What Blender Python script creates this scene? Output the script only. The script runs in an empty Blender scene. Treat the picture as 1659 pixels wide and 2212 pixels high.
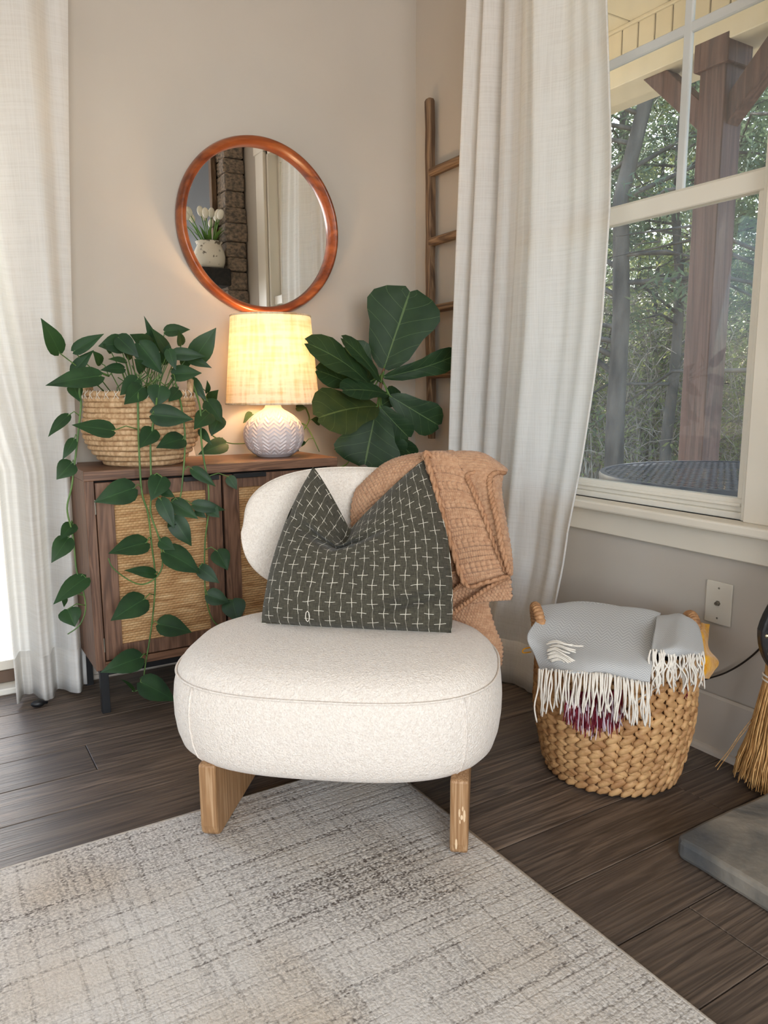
import bpy, bmesh, math, random
import numpy as np
from mathutils import Vector as V, Matrix, noise as mnoise
rnd = random.Random(7)
PI = math.pi
C = bpy.context.scene.collection

# ---------------------------------------------------------------- camera
CAM = np.array([-1.82, -2.705, 1.0]); FPX = 1636.14
RC = np.array([[0.85173415, -0.52395604, -0.00435978],
               [-0.08754487, -0.13409797, -0.98709353],
               [0.51660898, 0.84112294, -0.16008548]])      # rows: camera right, down, forward
cam = bpy.data.objects.new('camera', bpy.data.cameras.new('camera')); C.objects.link(cam)
cam.matrix_world = Matrix([[RC[0][i], -RC[1][i], -RC[2][i], CAM[i]] for i in range(3)] + [[0, 0, 0, 1]])
cam.data.sensor_fit = 'HORIZONTAL'; cam.data.sensor_width = 36.0; cam.data.lens = 36.0 * FPX / 1659
cam.data.clip_start = .02; cam.data.clip_end = 300
bpy.context.scene.camera = cam

# ---------------------------------------------------------------- world, sun, window fill, exposure
sc = bpy.context.scene
sc.view_settings.view_transform = 'Standard'; sc.view_settings.look = 'None'
sc.view_settings.gamma = 1; sc.view_settings.use_curve_mapping = False
sc.view_settings.exposure = 0.45
w = bpy.data.worlds.new('sky'); sc.world = w; w.use_nodes = True
sk = w.node_tree.nodes.new('ShaderNodeTexSky'); sk.sky_type = 'NISHITA'; sk.sun_disc = False
sk.sun_elevation = math.radians(32); sk.sun_rotation = math.radians(21); sk.air_density = 1.0; sk.dust_density = 2.0
w.node_tree.links.new(sk.outputs[0], w.node_tree.nodes['Background'].inputs[0])
w.node_tree.nodes['Background'].inputs[1].default_value = 0.55
def light(name, typ, loc, energy, col, **kw):
    l = bpy.data.lights.new(name, typ); l.energy = energy; l.color = col
    for k, v in kw.items(): setattr(l, k, v)
    o = bpy.data.objects.new(name, l); C.objects.link(o); o.location = loc; return o
sun = light('sun', 'SUN', (4, 9, 6), 10.0, (1, .95, .87), angle=.01)
sun.rotation_euler = V((-.35, -.9, -.6)).to_track_quat('-Z', 'Y').to_euler()
# added area fill lamps standing in for daylight at the unseen front and left windows
d1 = light('fill_front_window', 'AREA', (-2.35, -6.13, 1.45), 118, (.985, .99, 1), shape='RECTANGLE', size=2.7, size_y=2.0)
d1.rotation_euler = (math.radians(90), 0, 0)
d2 = light('fill_left_window', 'AREA', (-4.53, -3.0, 1.45), 10, (.985, .99, 1), shape='RECTANGLE', size=2.2, size_y=1.9)
d2.rotation_euler = (math.radians(90), 0, math.radians(-90))

# ---------------------------------------------------------------- helpers
def ray(u, v): return RC.T @ np.array([(u - 829.5) / FPX, (v - 1106.0) / FPX, 1.0])
def pt(u, v, x=None, y=None, z=None):
    """a measured photo point placed on a real plane of the room"""
    r = ray(u, v)
    t = ((x - CAM[0]) / r[0]) if x is not None else ((y - CAM[1]) / r[1]) if y is not None else ((z - CAM[2]) / r[2])
    return V(CAM + t * r)
def ptd(u, v, d): return V(CAM + d * ray(u, v))
def S(r, g, b):
    f = lambda c: (c / 255 / 12.92) if c <= 10.3 else ((c / 255 + .055) / 1.055) ** 2.4
    return (f(r), f(g), f(b), 1)

class MB:
    def __init__(s): s.v = []; s.f = []; s.uv = []; s.mi = []; s.cur = 0
    def add(s, verts, faces, uvs=None):
        o = len(s.v); s.v += [tuple(p) for p in verts]
        for k, f in enumerate(faces):
            s.f.append(tuple(i + o for i in f)); s.mi.append(s.cur)
            s.uv.append([uvs[i] for i in f] if uvs is not None else [(0, 0)] * len(f))
        return s
    def box(s, x0, x1, y0, y1, z0, z1):
        v = [(x, y, z) for z in (z0, z1) for y in (y0, y1) for x in (x0, x1)]
        return s.add(v, [(0, 2, 3, 1), (4, 5, 7, 6), (0, 1, 5, 4), (2, 6, 7, 3), (0, 4, 6, 2), (1, 3, 7, 5)])
    def bar(s, a, b, wx, wz, up=(0, 0, 1)):
        a, b = V(a), V(b); d = (b - a).normalized(); sd = d.cross(V(up)).normalized() * wx / 2; u = sd.cross(d).normalized() * wz / 2
        v = [p + i * sd + j * u for p in (a, b) for j in (-1, 1) for i in (-1, 1)]
        return s.add(v, [(0, 1, 3, 2), (4, 6, 7, 5), (0, 4, 5, 1), (2, 3, 7, 6), (0, 2, 6, 4), (1, 5, 7, 3)])
    def tube(s, pts, r, n=8, cap=True):
        pts = [V(p) for p in pts]; m = len(pts); rr = r if isinstance(r, (list, tuple)) else [r] * m
        vs = []; up = None
        for i, p in enumerate(pts):
            t = (pts[min(i + 1, m - 1)] - pts[max(i - 1, 0)]).normalized()
            if up is None: up = V((0, 0, 1)) if abs(t.z) < .9 else V((1, 0, 0))
            a = t.cross(up)
            if a.length < 1e-6: a = t.orthogonal()
            a.normalize(); b = a.cross(t).normalized(); up = b
            vs += [p + (a * math.cos(2 * PI * k / n) + b * math.sin(2 * PI * k / n)) * rr[i] for k in range(n)]
        fs = [(i * n + k, i * n + (k + 1) % n, (i + 1) * n + (k + 1) % n, (i + 1) * n + k) for i in range(m - 1) for k in range(n)]
        uvs = [(k / n, i / max(1, m - 1)) for i in range(m) for k in range(n)]
        if cap: fs += [tuple(range(n))[::-1], tuple((m - 1) * n + k for k in range(n))]
        return s.add(vs, fs, uvs)
    def lathe(s, prof, n=48, c=(0, 0, 0), closed=False):
        m = len(prof); c = V(c)
        vs = [c + V((r * math.cos(2 * PI * k / n), r * math.sin(2 * PI * k / n), z)) for r, z in prof for k in range(n)]
        fs = [(i * n + k, i * n + (k + 1) % n, ((i + 1) % m) * n + (k + 1) % n, ((i + 1) % m) * n + k)
              for i in range(m if closed else m - 1) for k in range(n)]
        return s.add(vs, fs, [(k / n, i / m) for i in range(m) for k in range(n)])
    def grid(s, P, wrap=False, uv=True):
        nv, nu = len(P), len(P[0])
        fs = [(i * nu + j, i * nu + (j + 1) % nu, (i + 1) * nu + (j + 1) % nu, (i + 1) * nu + j)
              for i in range(nv - 1) for j in range(nu if wrap else nu - 1)]
        return s.add([tuple(p) for row in P for p in row], fs, [(j / (nu if wrap else nu - 1), i / (nv - 1)) for i in range(nv) for j in range(nu)])
    def ell(s, c, ax, n=8, m=5):
        """ellipsoid with axes vectors ax[0..2]"""
        c = V(c); ax = [V(a) for a in ax]; vs = [c - ax[2]]
        for i in range(1, m):
            t = -PI / 2 + PI * i / m
            vs += [c + (ax[0] * math.cos(2 * PI * k / n) + ax[1] * math.sin(2 * PI * k / n)) * math.cos(t) + ax[2] * math.sin(t) for k in range(n)]
        vs.append(c + ax[2]); L = len(vs) - 1
        fs = [(0, 1 + (k + 1) % n, 1 + k) for k in range(n)]
        fs += [(1 + i * n + k, 1 + i * n + (k + 1) % n, 1 + (i + 1) * n + (k + 1) % n, 1 + (i + 1) * n + k) for i in range(m - 2) for k in range(n)]
        fs += [(L, L - n + k, L - n + (k + 1) % n) for k in range(n)]
        return s.add(vs, fs)
    def prism(s, poly, o, ex, ey, ez, depth):
        """polygon (2D) in plane ex,ey from origin o, extruded along ez"""
        o, ex, ey, ez = V(o), V(ex), V(ey), V(ez); n = len(poly)
        vs = [o + ex * a + ey * b for a, b in poly] + [o + ex * a + ey * b + ez * depth for a, b in poly]
        return s.add(vs, [tuple(range(n))[::-1], tuple(range(n, 2 * n))] + [(i, (i + 1) % n, n + (i + 1) % n, n + i) for i in range(n)])

OFF = {}
def thing(name, label, cat, loc=(0, 0, 0), group=None, kind=None):
    o = bpy.data.objects.new(name, None); C.objects.link(o); o.location = loc; OFF[o.name] = V(loc)
    o.empty_display_size = .1
    tag(o, label, cat, group, kind); return o
def tag(o, label=None, cat=None, group=None, kind=None):
    if label: o['label'] = label
    if cat: o['category'] = cat
    if group: o['group'] = group
    if kind: o['kind'] = kind
    return o
def mesh(name, mb, mats, off=V((0, 0, 0)), smooth=False, bevel=0, seg=1, ang=30):
    me = bpy.data.meshes.new(name)
    me.from_pydata([(p[0] - off.x, p[1] - off.y, p[2] - off.z) for p in mb.v], [], mb.f)
    uvl = me.uv_layers.new(name='UV'); flat = [c for f in mb.uv for p in f for c in p]; uvl.data.foreach_set('uv', flat)
    for m in (mats if isinstance(mats, (list, tuple)) else [mats]): me.materials.append(m)
    me.polygons.foreach_set('material_index', mb.mi)
    if bevel or True:
        bm = bmesh.new(); bm.from_mesh(me)
        bmesh.ops.recalc_face_normals(bm, faces=bm.faces)
        if bevel:
            ed = [e for e in bm.edges if len(e.link_faces) == 2 and e.calc_face_angle(0) > math.radians(ang)]
            bmesh.ops.bevel(bm, geom=ed, offset=bevel, segments=seg, profile=.5, affect='EDGES', clamp_overlap=True)
        bm.to_mesh(me); bm.free()
    if smooth:
        me.polygons.foreach_set('use_smooth', [True] * len(me.polygons))
        if smooth == 'auto':
            me.set_sharp_from_angle(angle=math.radians(40))
    me.update(); return me
def part(name, mb, mats, parent=None, smooth=False, bevel=0, seg=1, label=None, kind=None, ang=30):
    off = OFF.get(parent.name, V((0, 0, 0))) if parent else V((0, 0, 0))
    o = bpy.data.objects.new(name, mesh(name, mb, mats, off, smooth, bevel, seg, ang)); C.objects.link(o)
    if parent: o.parent = parent; OFF[o.name] = off
    tag(o, label, None, None, kind); return o
def solo(name, mb, mats, label, cat, loc=(0, 0, 0), group=None, kind=None, **kw):
    loc = V(loc); sm = kw.pop('smooth', False)
    o = bpy.data.objects.new(name, mesh(name, mb, mats, loc, sm, kw.get('bevel', 0), kw.get('seg', 1))); o.location = loc
    C.objects.link(o); OFF[o.name] = loc; return tag(o, label, cat, group, kind)
def struct(name, mb, m, parent=None, **kw): return part(name, mb, m, parent, kind=None if parent else 'structure', **kw)
def mod(o, typ, **kw):
    m = o.modifiers.new(typ.lower(), typ)
    for k, v in kw.items(): setattr(m, k, v)
    return o

# ---- materials
def nd(nt, typ, ins=None, **at):
    n = nt.nodes.new('ShaderNode' + typ)
    for k, v in at.items(): setattr(n, k, v)
    for k, v in (ins or {}).items():
        if hasattr(v, 'is_linked') or isinstance(v, bpy.types.NodeSocket): nt.links.new(v, n.inputs[k])
        else: n.inputs[k].default_value = v
    return n
def mt(nt, op, a, b=None, c=None):
    n = nt.nodes.new('ShaderNodeMath'); n.operation = op
    for i, x in enumerate((a, b, c)):
        if x is None: continue
        if isinstance(x, bpy.types.NodeSocket): nt.links.new(x, n.inputs[i])
        else: n.inputs[i].default_value = x
    return n.outputs[0]
def ramp(nt, fac, stops):
    n = nt.nodes.new('ShaderNodeValToRGB'); nt.links.new(fac, n.inputs[0]); e = n.color_ramp.elements
    while len(e) < len(stops): e.new(.5)
    for el, (p, c) in zip(e, stops): el.position = p; el.color = c if len(c) == 4 else (*c, 1)
    return n.outputs[0]
def mixc(nt, fac, a, b, typ='MIX'):
    n = nt.nodes.new('ShaderNodeMix'); n.data_type = 'RGBA'; n.blend_type = typ
    for i, x in ((0, fac), (6, a), (7, b)):
        if isinstance(x, bpy.types.NodeSocket): nt.links.new(x, n.inputs[i])
        else: n.inputs[i].default_value = x
    return n.outputs[2]
def base(name, col=(1, 1, 1, 1), rough=.6, metal=0, spec=.5):
    m = bpy.data.materials.new(name); m.use_nodes = True; nt = m.node_tree; b = nt.nodes['Principled BSDF']
    b.inputs['Base Color'].default_value = col; b.inputs['Roughness'].default_value = rough
    b.inputs['Metallic'].default_value = metal; b.inputs['Specular IOR Level'].default_value = spec
    return m, nt, b
def coords(nt, scale=(1, 1, 1), kind='Object', rot=(0, 0, 0), rand=False):
    tc = nt.nodes.new('ShaderNodeTexCoord'); s = tc.outputs[kind]
    if rand:
        oi = nt.nodes.new('ShaderNodeObjectInfo')
        s = nd(nt, 'VectorMath', {0: s, 1: nd(nt, 'VectorMath', {0: (37.1, 91.7, 13.3), 'Scale': oi.outputs['Random']}, operation='SCALE').outputs[0]}).outputs[0]
    return nd(nt, 'Mapping', {'Vector': s, 'Scale': scale, 'Rotation': rot}).outputs[0]
def bump(nt, b, h, strength=.3, dist=.01):
    nt.links.new(nd(nt, 'Bump', {'Height': h, 'Strength': strength, 'Distance': dist}).outputs[0], b.inputs['Normal'])
def simple(name, c1, c2=None, rough=.6, scale=8, stretch=(1, 1, 1), bs=0, bscale=60, bd=.005, metal=0, spec=.5, kind='Object', detail=4, rand=False, lo=.35, hi=.65, sheen=0):
    m, nt, b = base(name, c1, rough, metal, spec)
    if c2:
        n = nd(nt, 'TexNoise', {'Vector': coords(nt, stretch, kind, rand=rand), 'Scale': scale, 'Detail': detail})
        nt.links.new(ramp(nt, n.outputs[0], [(lo, c1), (hi, c2)]), b.inputs['Base Color'])
    if bs:
        n = nd(nt, 'TexNoise', {'Vector': coords(nt, stretch, kind, rand=rand), 'Scale': bscale, 'Detail': 3})
        bump(nt, b, n.outputs[0], bs, bd)
    if sheen: b.inputs['Sheen Weight'].default_value = sheen
    return m
def woodmat(name, dark, mid, lite, axis=0, scale=1.0, rough=.5, bs=.15, rand=True, varamt=0.0, wave=3.0, rv=None, wt=.5, across=9):
    """grain along an axis of object space, its pattern shifted from piece to piece"""
    m, nt, b = base(name, mid, rough)
    st = [across] * 3; st[axis] = .7
    co = coords(nt, tuple(x * scale for x in st), rand=rand)
    n1 = nd(nt, 'TexNoise', {'Vector': co, 'Scale': 1.4, 'Detail': 5, 'Distortion': .6})
    rings = mt(nt, 'FRACT', mt(nt, 'MULTIPLY', n1.outputs[0], wave * 3))
    tri = mt(nt, 'ABSOLUTE', mt(nt, 'SUBTRACT', mt(nt, 'MULTIPLY', rings, 2), 1))
    st2 = [130, 130, 130]; st2[axis] = 3
    n2 = nd(nt, 'TexNoise', {'Vector': coords(nt, tuple(x * scale for x in st2), rand=rand), 'Scale': 1, 'Detail': 3})
    f = mt(nt, 'ADD', mt(nt, 'MULTIPLY', tri, wt), mt(nt, 'MULTIPLY', n2.outputs[0], 1 - wt))
    col = ramp(nt, f, [(.22, dark), (.5, mid), (.82, lite)])
    if varamt:
        oi = nt.nodes.new('ShaderNodeObjectInfo')
        col = mixc(nt, mt(nt, 'MULTIPLY', oi.outputs['Random'], varamt), col, rv or dark)
    nt.links.new(col, b.inputs['Base Color']); bump(nt, b, f, bs, .003); return m
M = {}
M['wall'] = simple('wall_paint', S(186, 177, 166), S(191, 182, 171), .75, 2, bs=.04, bscale=250, bd=.002)
M['ceiling'] = simple('ceiling_paint', S(232, 228, 220), None, .85)
M['trim'] = simple('trim_paint', S(226, 217, 202), S(219, 210, 195), .42, 3)
M['vinyl'] = simple('window_vinyl', S(228, 222, 210), None, .4)
M['muntin'] = simple('muntin_bar', S(214, 216, 216), None, .45)
M['base'] = simple('baseboard_paint', S(205, 195, 182), S(196, 186, 174), .5, 5)
M['slate'] = simple('dark_glossy_panel', S(30, 35, 42), None, .55)
M['black'] = simple('black_metal', S(22, 23, 26), None, .45)
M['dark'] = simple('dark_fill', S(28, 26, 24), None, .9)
M['grout'] = simple('floor_joint', S(58, 50, 44), None, .8)
M['steel'] = simple('screw_steel', S(150, 145, 135), None, .35, metal=.9)
M['brass'] = simple('nail_brass', S(190, 180, 150), None, .35, metal=1)
M['plank'] = woodmat('floor_plank', S(58, 49, 43), S(98, 84, 73), S(142, 123, 106), 0, 1.0, .48, .45, True, .55, 3, S(64, 54, 48), .30, 15)
M['oak'] = woodmat('oak_leg', S(134, 98, 64), S(162, 122, 82), S(200, 166, 128), 2, 1.3, .55, .2, False, 0, 3, None, .25, 18)
M['walnut'] = woodmat('cabinet_veneer', S(88, 62, 48), S(114, 82, 63), S(136, 101, 80), 2, 1.5, .5, .06, True, .15)
M['walnuth'] = woodmat('cabinet_veneer_top', S(88, 62, 48), S(116, 83, 63), S(140, 103, 80), 0, 1.5, .45, .06, True, .1)
M['mirrorwood'] = woodmat('mirror_frame_wood', S(92, 42, 20), S(128, 64, 30), S(156, 86, 44), 0, .6, .28, .05, False, 0, 1.2)
M['ladder'] = woodmat('ladder_wood', S(80, 60, 45), S(112, 86, 63), S(146, 119, 92), 2, 1.2, .75, .4, True, .3)
M['postwood'] = woodmat('porch_post_stain', S(76, 50, 44), S(98, 66, 58), S(118, 86, 78), 2, .6, .6, .15, True, .1)
M['twig'] = simple('bark', S(58, 54, 50), S(120, 112, 102), .9, 5, (1, 1, .3), .5, 25, .03)
M['sunlitbark'] = simple('sunlit_bark', S(120, 110, 98), S(206, 194, 176), .9, 6)  # paler bark copy, sunlight on the brush twigs put into its colour
M['stone'] = simple('stacked_stone', S(104, 97, 90), S(168, 148, 128), .9, 6, bs=.6, bscale=18, bd=.02, rand=True)
M['mantel'] = woodmat('mantel_black_wood', S(16, 15, 15), S(26, 25, 25), S(42, 40, 38), 1, .8, .7, .2)
M['hearth'] = None
M['cream'] = simple('porch_cream', S(238, 229, 212), S(230, 220, 200), .6, 4)
M['deck'] = simple('porch_concrete', S(212, 200, 172), S(198, 186, 156), .8, 6)
M['leaf_litter'] = simple('leaf_litter', S(120, 98, 72), S(186, 160, 124), .95, 3, bs=.5, bscale=20, bd=.05)
M['doorbrown'] = simple('threshold_brown', S(98, 76, 60), None, .5)
M['plate'] = simple('wall_plate_plastic', S(214, 206, 192), None, .35)
M['cable'] = simple('cable_jacket', S(40, 34, 30), None, .5)

def glassmat(name, haze, tint=(.93, .95, .95, 1)):
    m = bpy.data.materials.new(name); m.use_nodes = True; nt = m.node_tree; nt.nodes.clear()
    o = nt.nodes.new('ShaderNodeOutputMaterial'); tr = nd(nt, 'BsdfTransparent', {'Color': tint})
    gl = nd(nt, 'BsdfGlossy', {'Roughness': .02, 'Color': (1, 1, 1, 1)})
    fr0 = nd(nt, 'Fresnel', {'IOR': 1.45}); ge = nt.nodes.new('ShaderNodeNewGeometry')
    fr = mt(nt, 'MULTIPLY', fr0.outputs[0], mt(nt, 'SUBTRACT', 1.0, ge.outputs['Backfacing']))
    mx = nd(nt, 'MixShader', {0: fr, 1: tr.outputs[0], 2: gl.outputs[0]})
    df = nd(nt, 'BsdfDiffuse', {'Color': (.85, .87, .88, 1)})  # pale veil of reflected haze painted into the panes as diffuse colour
    n = nd(nt, 'TexNoise', {'Vector': coords(nt, (1, 6, .8)), 'Scale': 2, 'Detail': 3})
    hz = mt(nt, 'MULTIPLY', ramp(nt, n.outputs[0], [(.35, (.35, .35, .35, 1)), (.75, (1, 1, 1, 1))]), haze)
    mx2 = nd(nt, 'MixShader', {0: hz, 1: mx.outputs[0], 2: df.outputs[0]})
    nt.links.new(mx2.outputs[0], o.inputs[0]); return m
M['glass'] = glassmat('window_glass', .075); M['glass_up'] = glassmat('window_glass_upper', .07)

def clothmat(name, c1, c2, trans, sx=500, sy=500, bs=.2, tcol=None):
    """woven cloth that lets light through"""
    m, nt, b = base(name, c1, .9, 0, .1); o = nt.nodes['Material Output']
    n1 = nd(nt, 'TexNoise', {'Vector': coords(nt, (sx, sx, 6)), 'Scale': 1, 'Detail': 2})
    n2 = nd(nt, 'TexNoise', {'Vector': coords(nt, (6, 6, sy)), 'Scale': 1, 'Detail': 2})
    f = mt(nt, 'MULTIPLY', mt(nt, 'ADD', n1.outputs[0], n2.outputs[0]), .5)
    col = ramp(nt, f, [(.36, c2), (.56, c1)]); nt.links.new(col, b.inputs['Base Color']); bump(nt, b, f, bs, .002)
    if trans:
        t = nd(nt, 'BsdfTranslucent', {'Color': tcol or c1})
        mx = nd(nt, 'MixShader', {0: trans, 1: b.outputs[0], 2: t.outputs[0]}); nt.links.new(mx.outputs[0], o.inputs[0])
    return m
M['curtain'] = clothmat('curtain_linen', S(240, 239, 238), S(226, 224, 222), .40, 260, 260, .15, S(248, 242, 230))
M['shade'] = clothmat('lamp_shade_linen', S(236, 224, 200), S(186, 160, 120), .135, 75, 75, .3, S(250, 226, 184))

# boucle
def boucle():
    m, nt, b = base('boucle_fabric', S(238, 228, 216), .95, 0, .1)
    n = nd(nt, 'TexNoise', {'Vector': coords(nt), 'Scale': 170, 'Detail': 2, 'Distortion': 1.5})
    v = nd(nt, 'TexVoronoi', {'Vector': coords(nt), 'Scale': 210})
    h = mt(nt, 'ADD', n.outputs[0], mt(nt, 'MULTIPLY', v.outputs[0], .6))
    nt.links.new(ramp(nt, n.outputs[0], [(.3, S(224, 212, 200)), (.6, S(242, 232, 221))]), b.inputs['Base Color'])
    bump(nt, b, h, .55, .004); b.inputs['Sheen Weight'].default_value = .2; return m
M['boucle'] = boucle()

def rattan():
    m, nt, b = base('rattan_weave', S(196, 150, 100), .6)
    co = coords(nt); sp = nd(nt, 'SeparateXYZ', {0: co})
    row = mt(nt, 'MULTIPLY', sp.outputs['Z'], 125); colm = mt(nt, 'MULTIPLY', sp.outputs['X'], 70)
    ri = mt(nt, 'FLOOR', row)
    hx = mt(nt, 'ABSOLUTE', mt(nt, 'SINE', mt(nt, 'ADD', mt(nt, 'MULTIPLY', colm, PI), mt(nt, 'MULTIPLY', ri, PI / 2))))
    hz = mt(nt, 'ABSOLUTE', mt(nt, 'SINE', mt(nt, 'MULTIPLY', row, PI)))
    h = mt(nt, 'MULTIPLY', mt(nt, 'POWER', hz, .6), mt(nt, 'ADD', mt(nt, 'MULTIPLY', hx, .7), .3))
    n = nd(nt, 'TexNoise', {'Vector': coords(nt, (14, 14, 90)), 'Scale': 1, 'Detail': 3})
    c = ramp(nt, n.outputs[0], [(.3, S(166, 120, 74)), (.55, S(200, 156, 106)), (.75, S(222, 184, 136))])
    nt.links.new(mixc(nt, mt(nt, 'MULTIPLY', mt(nt, 'LESS_THAN', h, .22), .55), c, S(110, 76, 46)), b.inputs['Base Color'])
    bump(nt, b, h, .8, .003); return m
M['rattan'] = rattan()

def rugmat():
    m, nt, b = base('rug_pile', S(200, 192, 182), .95, 0, .05)
    co = coords(nt)
    big = nd(nt, 'TexNoise', {'Vector': co, 'Scale': 2.2, 'Detail': 3})
    fine = nd(nt, 'TexNoise', {'Vector': coords(nt, (130, 260, 1)), 'Scale': 1, 'Detail': 3})
    fine2 = nd(nt, 'TexNoise', {'Vector': co, 'Scale': 190, 'Detail': 2})
    lines = nd(nt, 'TexNoise', {'Vector': coords(nt, (1.6, 85, 1)), 'Scale': 1, 'Detail': 2})
    lines2 = nd(nt, 'TexNoise', {'Vector': coords(nt, (80, 3.5, 1)), 'Scale': 1, 'Detail': 2})
    amt = nd(nt, 'MapRange', {0: big.outputs[0], 1: .38, 2: .68, 3: .25, 4: 1.3}).outputs[0]
    l1 = nd(nt, 'MapRange', {0: lines.outputs[0], 1: .5, 2: .68, 3: 0, 4: .55}).outputs[0]
    l2 = nd(nt, 'MapRange', {0: lines2.outputs[0], 1: .5, 2: .72, 3: 0, 4: .4}).outputs[0]
    sp = nd(nt, 'MapRange', {0: mt(nt, 'ADD', mt(nt, 'MULTIPLY', fine.outputs[0], .5), mt(nt, 'MULTIPLY', fine2.outputs[0], .5)), 1: .40, 2: .58, 3: 0, 4: 1}).outputs[0]
    f = mt(nt, 'MULTIPLY', sp, mt(nt, 'ADD', mt(nt, 'MULTIPLY', amt, .55), mt(nt, 'ADD', l1, l2)))
    tint = nd(nt, 'TexNoise', {'Vector': co, 'Scale': 3.1, 'Detail': 2})
    lite = mixc(nt, ramp(nt, tint.outputs[0], [(.5, (0, 0, 0, 1)), (.75, (1, 1, 1, 1))]), S(222, 216, 208), S(212, 198, 180))
    nt.links.new(mixc(nt, f, lite, S(104, 96, 90)), b.inputs['Base Color'])
    bump(nt, b, mt(nt, 'ADD', fine2.outputs[0], mt(nt, 'MULTIPLY', mt(nt, 'ADD', l1, l2), -.8)), .6, .004); return m
M['rug'] = rugmat()

def pillowmat():
    m, nt, b = base('pillow_cloth', S(72, 70, 60), .9, 0, .1)
    uv = coords(nt, (1, 1, 1), 'UV'); sp = nd(nt, 'SeparateXYZ', {0: uv})
    nxx, nyy = 9.0, 9.6
    nz = nd(nt, 'TexNoise', {'Vector': coords(nt, (1, 1, 1), 'UV'), 'Scale': 9, 'Detail': 2})
    jit = mt(nt, 'MULTIPLY', mt(nt, 'SUBTRACT', nz.outputs[0], .5), .25)
    fac = None
    for o in (0, .5):
        a = mt(nt, 'SUBTRACT', mt(nt, 'FRACT', mt(nt, 'ADD', mt(nt, 'MULTIPLY', sp.outputs[0], nxx), mt(nt, 'ADD', jit, o))), .5)
        c = mt(nt, 'SUBTRACT', mt(nt, 'FRACT', mt(nt, 'ADD', mt(nt, 'MULTIPLY', sp.outputs[1], nyy), mt(nt, 'ADD', jit, o))), .5)
        a, c = mt(nt, 'ABSOLUTE', a), mt(nt, 'ABSOLUTE', c)
        hb = mt(nt, 'MULTIPLY', mt(nt, 'LESS_THAN', a, .235), mt(nt, 'LESS_THAN', c, .014))
        vb = mt(nt, 'MULTIPLY', mt(nt, 'LESS_THAN', c, .27), mt(nt, 'LESS_THAN', a, .014))
        fnt = mt(nt, 'MULTIPLY', mt(nt, 'LESS_THAN', a, .013), .3)
        g = mt(nt, 'MAXIMUM', mt(nt, 'MAXIMUM', hb, vb), fnt)
        fac = g if fac is None else mt(nt, 'MAXIMUM', fac, g)
    n1 = nd(nt, 'TexNoise', {'Vector': coords(nt, (240, 30, 1), 'UV'), 'Scale': 1, 'Detail': 2})
    n2 = nd(nt, 'TexNoise', {'Vector': coords(nt, (30, 240, 1), 'UV'), 'Scale': 1, 'Detail': 2})
    wv = mt(nt, 'MULTIPLY', mt(nt, 'ADD', n1.outputs[0], n2.outputs[0]), .5)
    bc = ramp(nt, wv, [(.35, S(58, 55, 47)), (.65, S(88, 84, 72))])
    nt.links.new(mixc(nt, mt(nt, 'MULTIPLY', fac, .8), bc, S(228, 222, 206)), b.inputs['Base Color'])
    bump(nt, b, mt(nt, 'ADD', wv, mt(nt, 'MULTIPLY', fac, .6)), .3, .002); b.inputs['Sheen Weight'].default_value = .15; return m
M['pillow'] = pillowmat()
M['knit'] = simple('knit_yarn', S(178, 135, 104), S(197, 156, 123), .95, 90, bs=.5, bscale=400, bd=.003, spec=.1, sheen=.2)
M['knitcord'] = simple('knit_cord', S(170, 126, 94), S(190, 146, 113), .95, 60, bs=.6, bscale=260, bd=.004, spec=.1)

def herring():
    m, nt, b = base('herringbone_wool', S(176, 176, 176), .95, 0, .1)
    sp = nd(nt, 'SeparateXYZ', {0: coords(nt, (1, 1, 1), 'UV')})
    z = mt(nt, 'ABSOLUTE', mt(nt, 'SUBTRACT', mt(nt, 'FRACT', mt(nt, 'MULTIPLY', sp.outputs[0], 13)), .5))
    f = mt(nt, 'FRACT', mt(nt, 'ADD', mt(nt, 'MULTIPLY', sp.outputs[1], 44), mt(nt, 'MULTIPLY', z, 3)))
    g = mt(nt, 'GREATER_THAN', f, .5)
    n = nd(nt, 'TexNoise', {'Vector': coords(nt), 'Scale': 300, 'Detail': 2})
    c = mixc(nt, mt(nt, 'MULTIPLY', g, .7), S(196, 195, 193), S(158, 157, 155))
    nt.links.new(mixc(nt, mt(nt, 'MULTIPLY', n.outputs[0], .25), c, S(140, 140, 140)), b.inputs['Base Color'])
    bump(nt, b, mt(nt, 'ADD', g, n.outputs[0]), .25, .002); b.inputs['Sheen Weight'].default_value = .3; return m
M['herring'] = herring()
M['fringe'] = simple('fringe_yarn', S(226, 218, 206), None, .9, bs=.3, bscale=300, spec=.1)
M['burg'] = simple('burgundy_yarn', S(92, 24, 36), S(120, 40, 52), .9, 80, spec=.1)
M['lilac'] = simple('pale_lilac_yarn', S(214, 196, 204), None, .9, spec=.1)
M['yellow'] = simple('yellow_fleece', S(222, 150, 16), S(236, 172, 34), .95, 60, bs=.6, bscale=180, bd=.005, spec=.1, sheen=.4)
M['braid'] = simple('water_hyacinth', S(160, 114, 70), S(206, 162, 110), .65, 26, (1, 1, 1), .35, 160, .003, rand=True)
M['lining'] = simple('basket_lining', S(112, 78, 48), None, .8)
M['wrap'] = simple('wrapped_cane', S(150, 104, 66), S(196, 148, 102), .6, 60, bs=.3, bscale=200, bd=.002)
M['straw'] = simple('coiled_straw', S(176, 138, 98), S(218, 184, 144), .75, 30, (3, 3, 1), .5, 110, .004, rand=True)
M['bristle'] = simple('broom_straw', S(166, 118, 62), S(212, 168, 108), .7, 40, (6, 6, 1), .2, 100)
M['leather'] = simple('black_leather', S(20, 20, 21), S(30, 29, 29), .35, 12, bs=.2, bscale=120)
M['ceramic'] = simple('ceramic_glaze', S(216, 206, 206), S(206, 196, 198), .3, 8)
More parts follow.
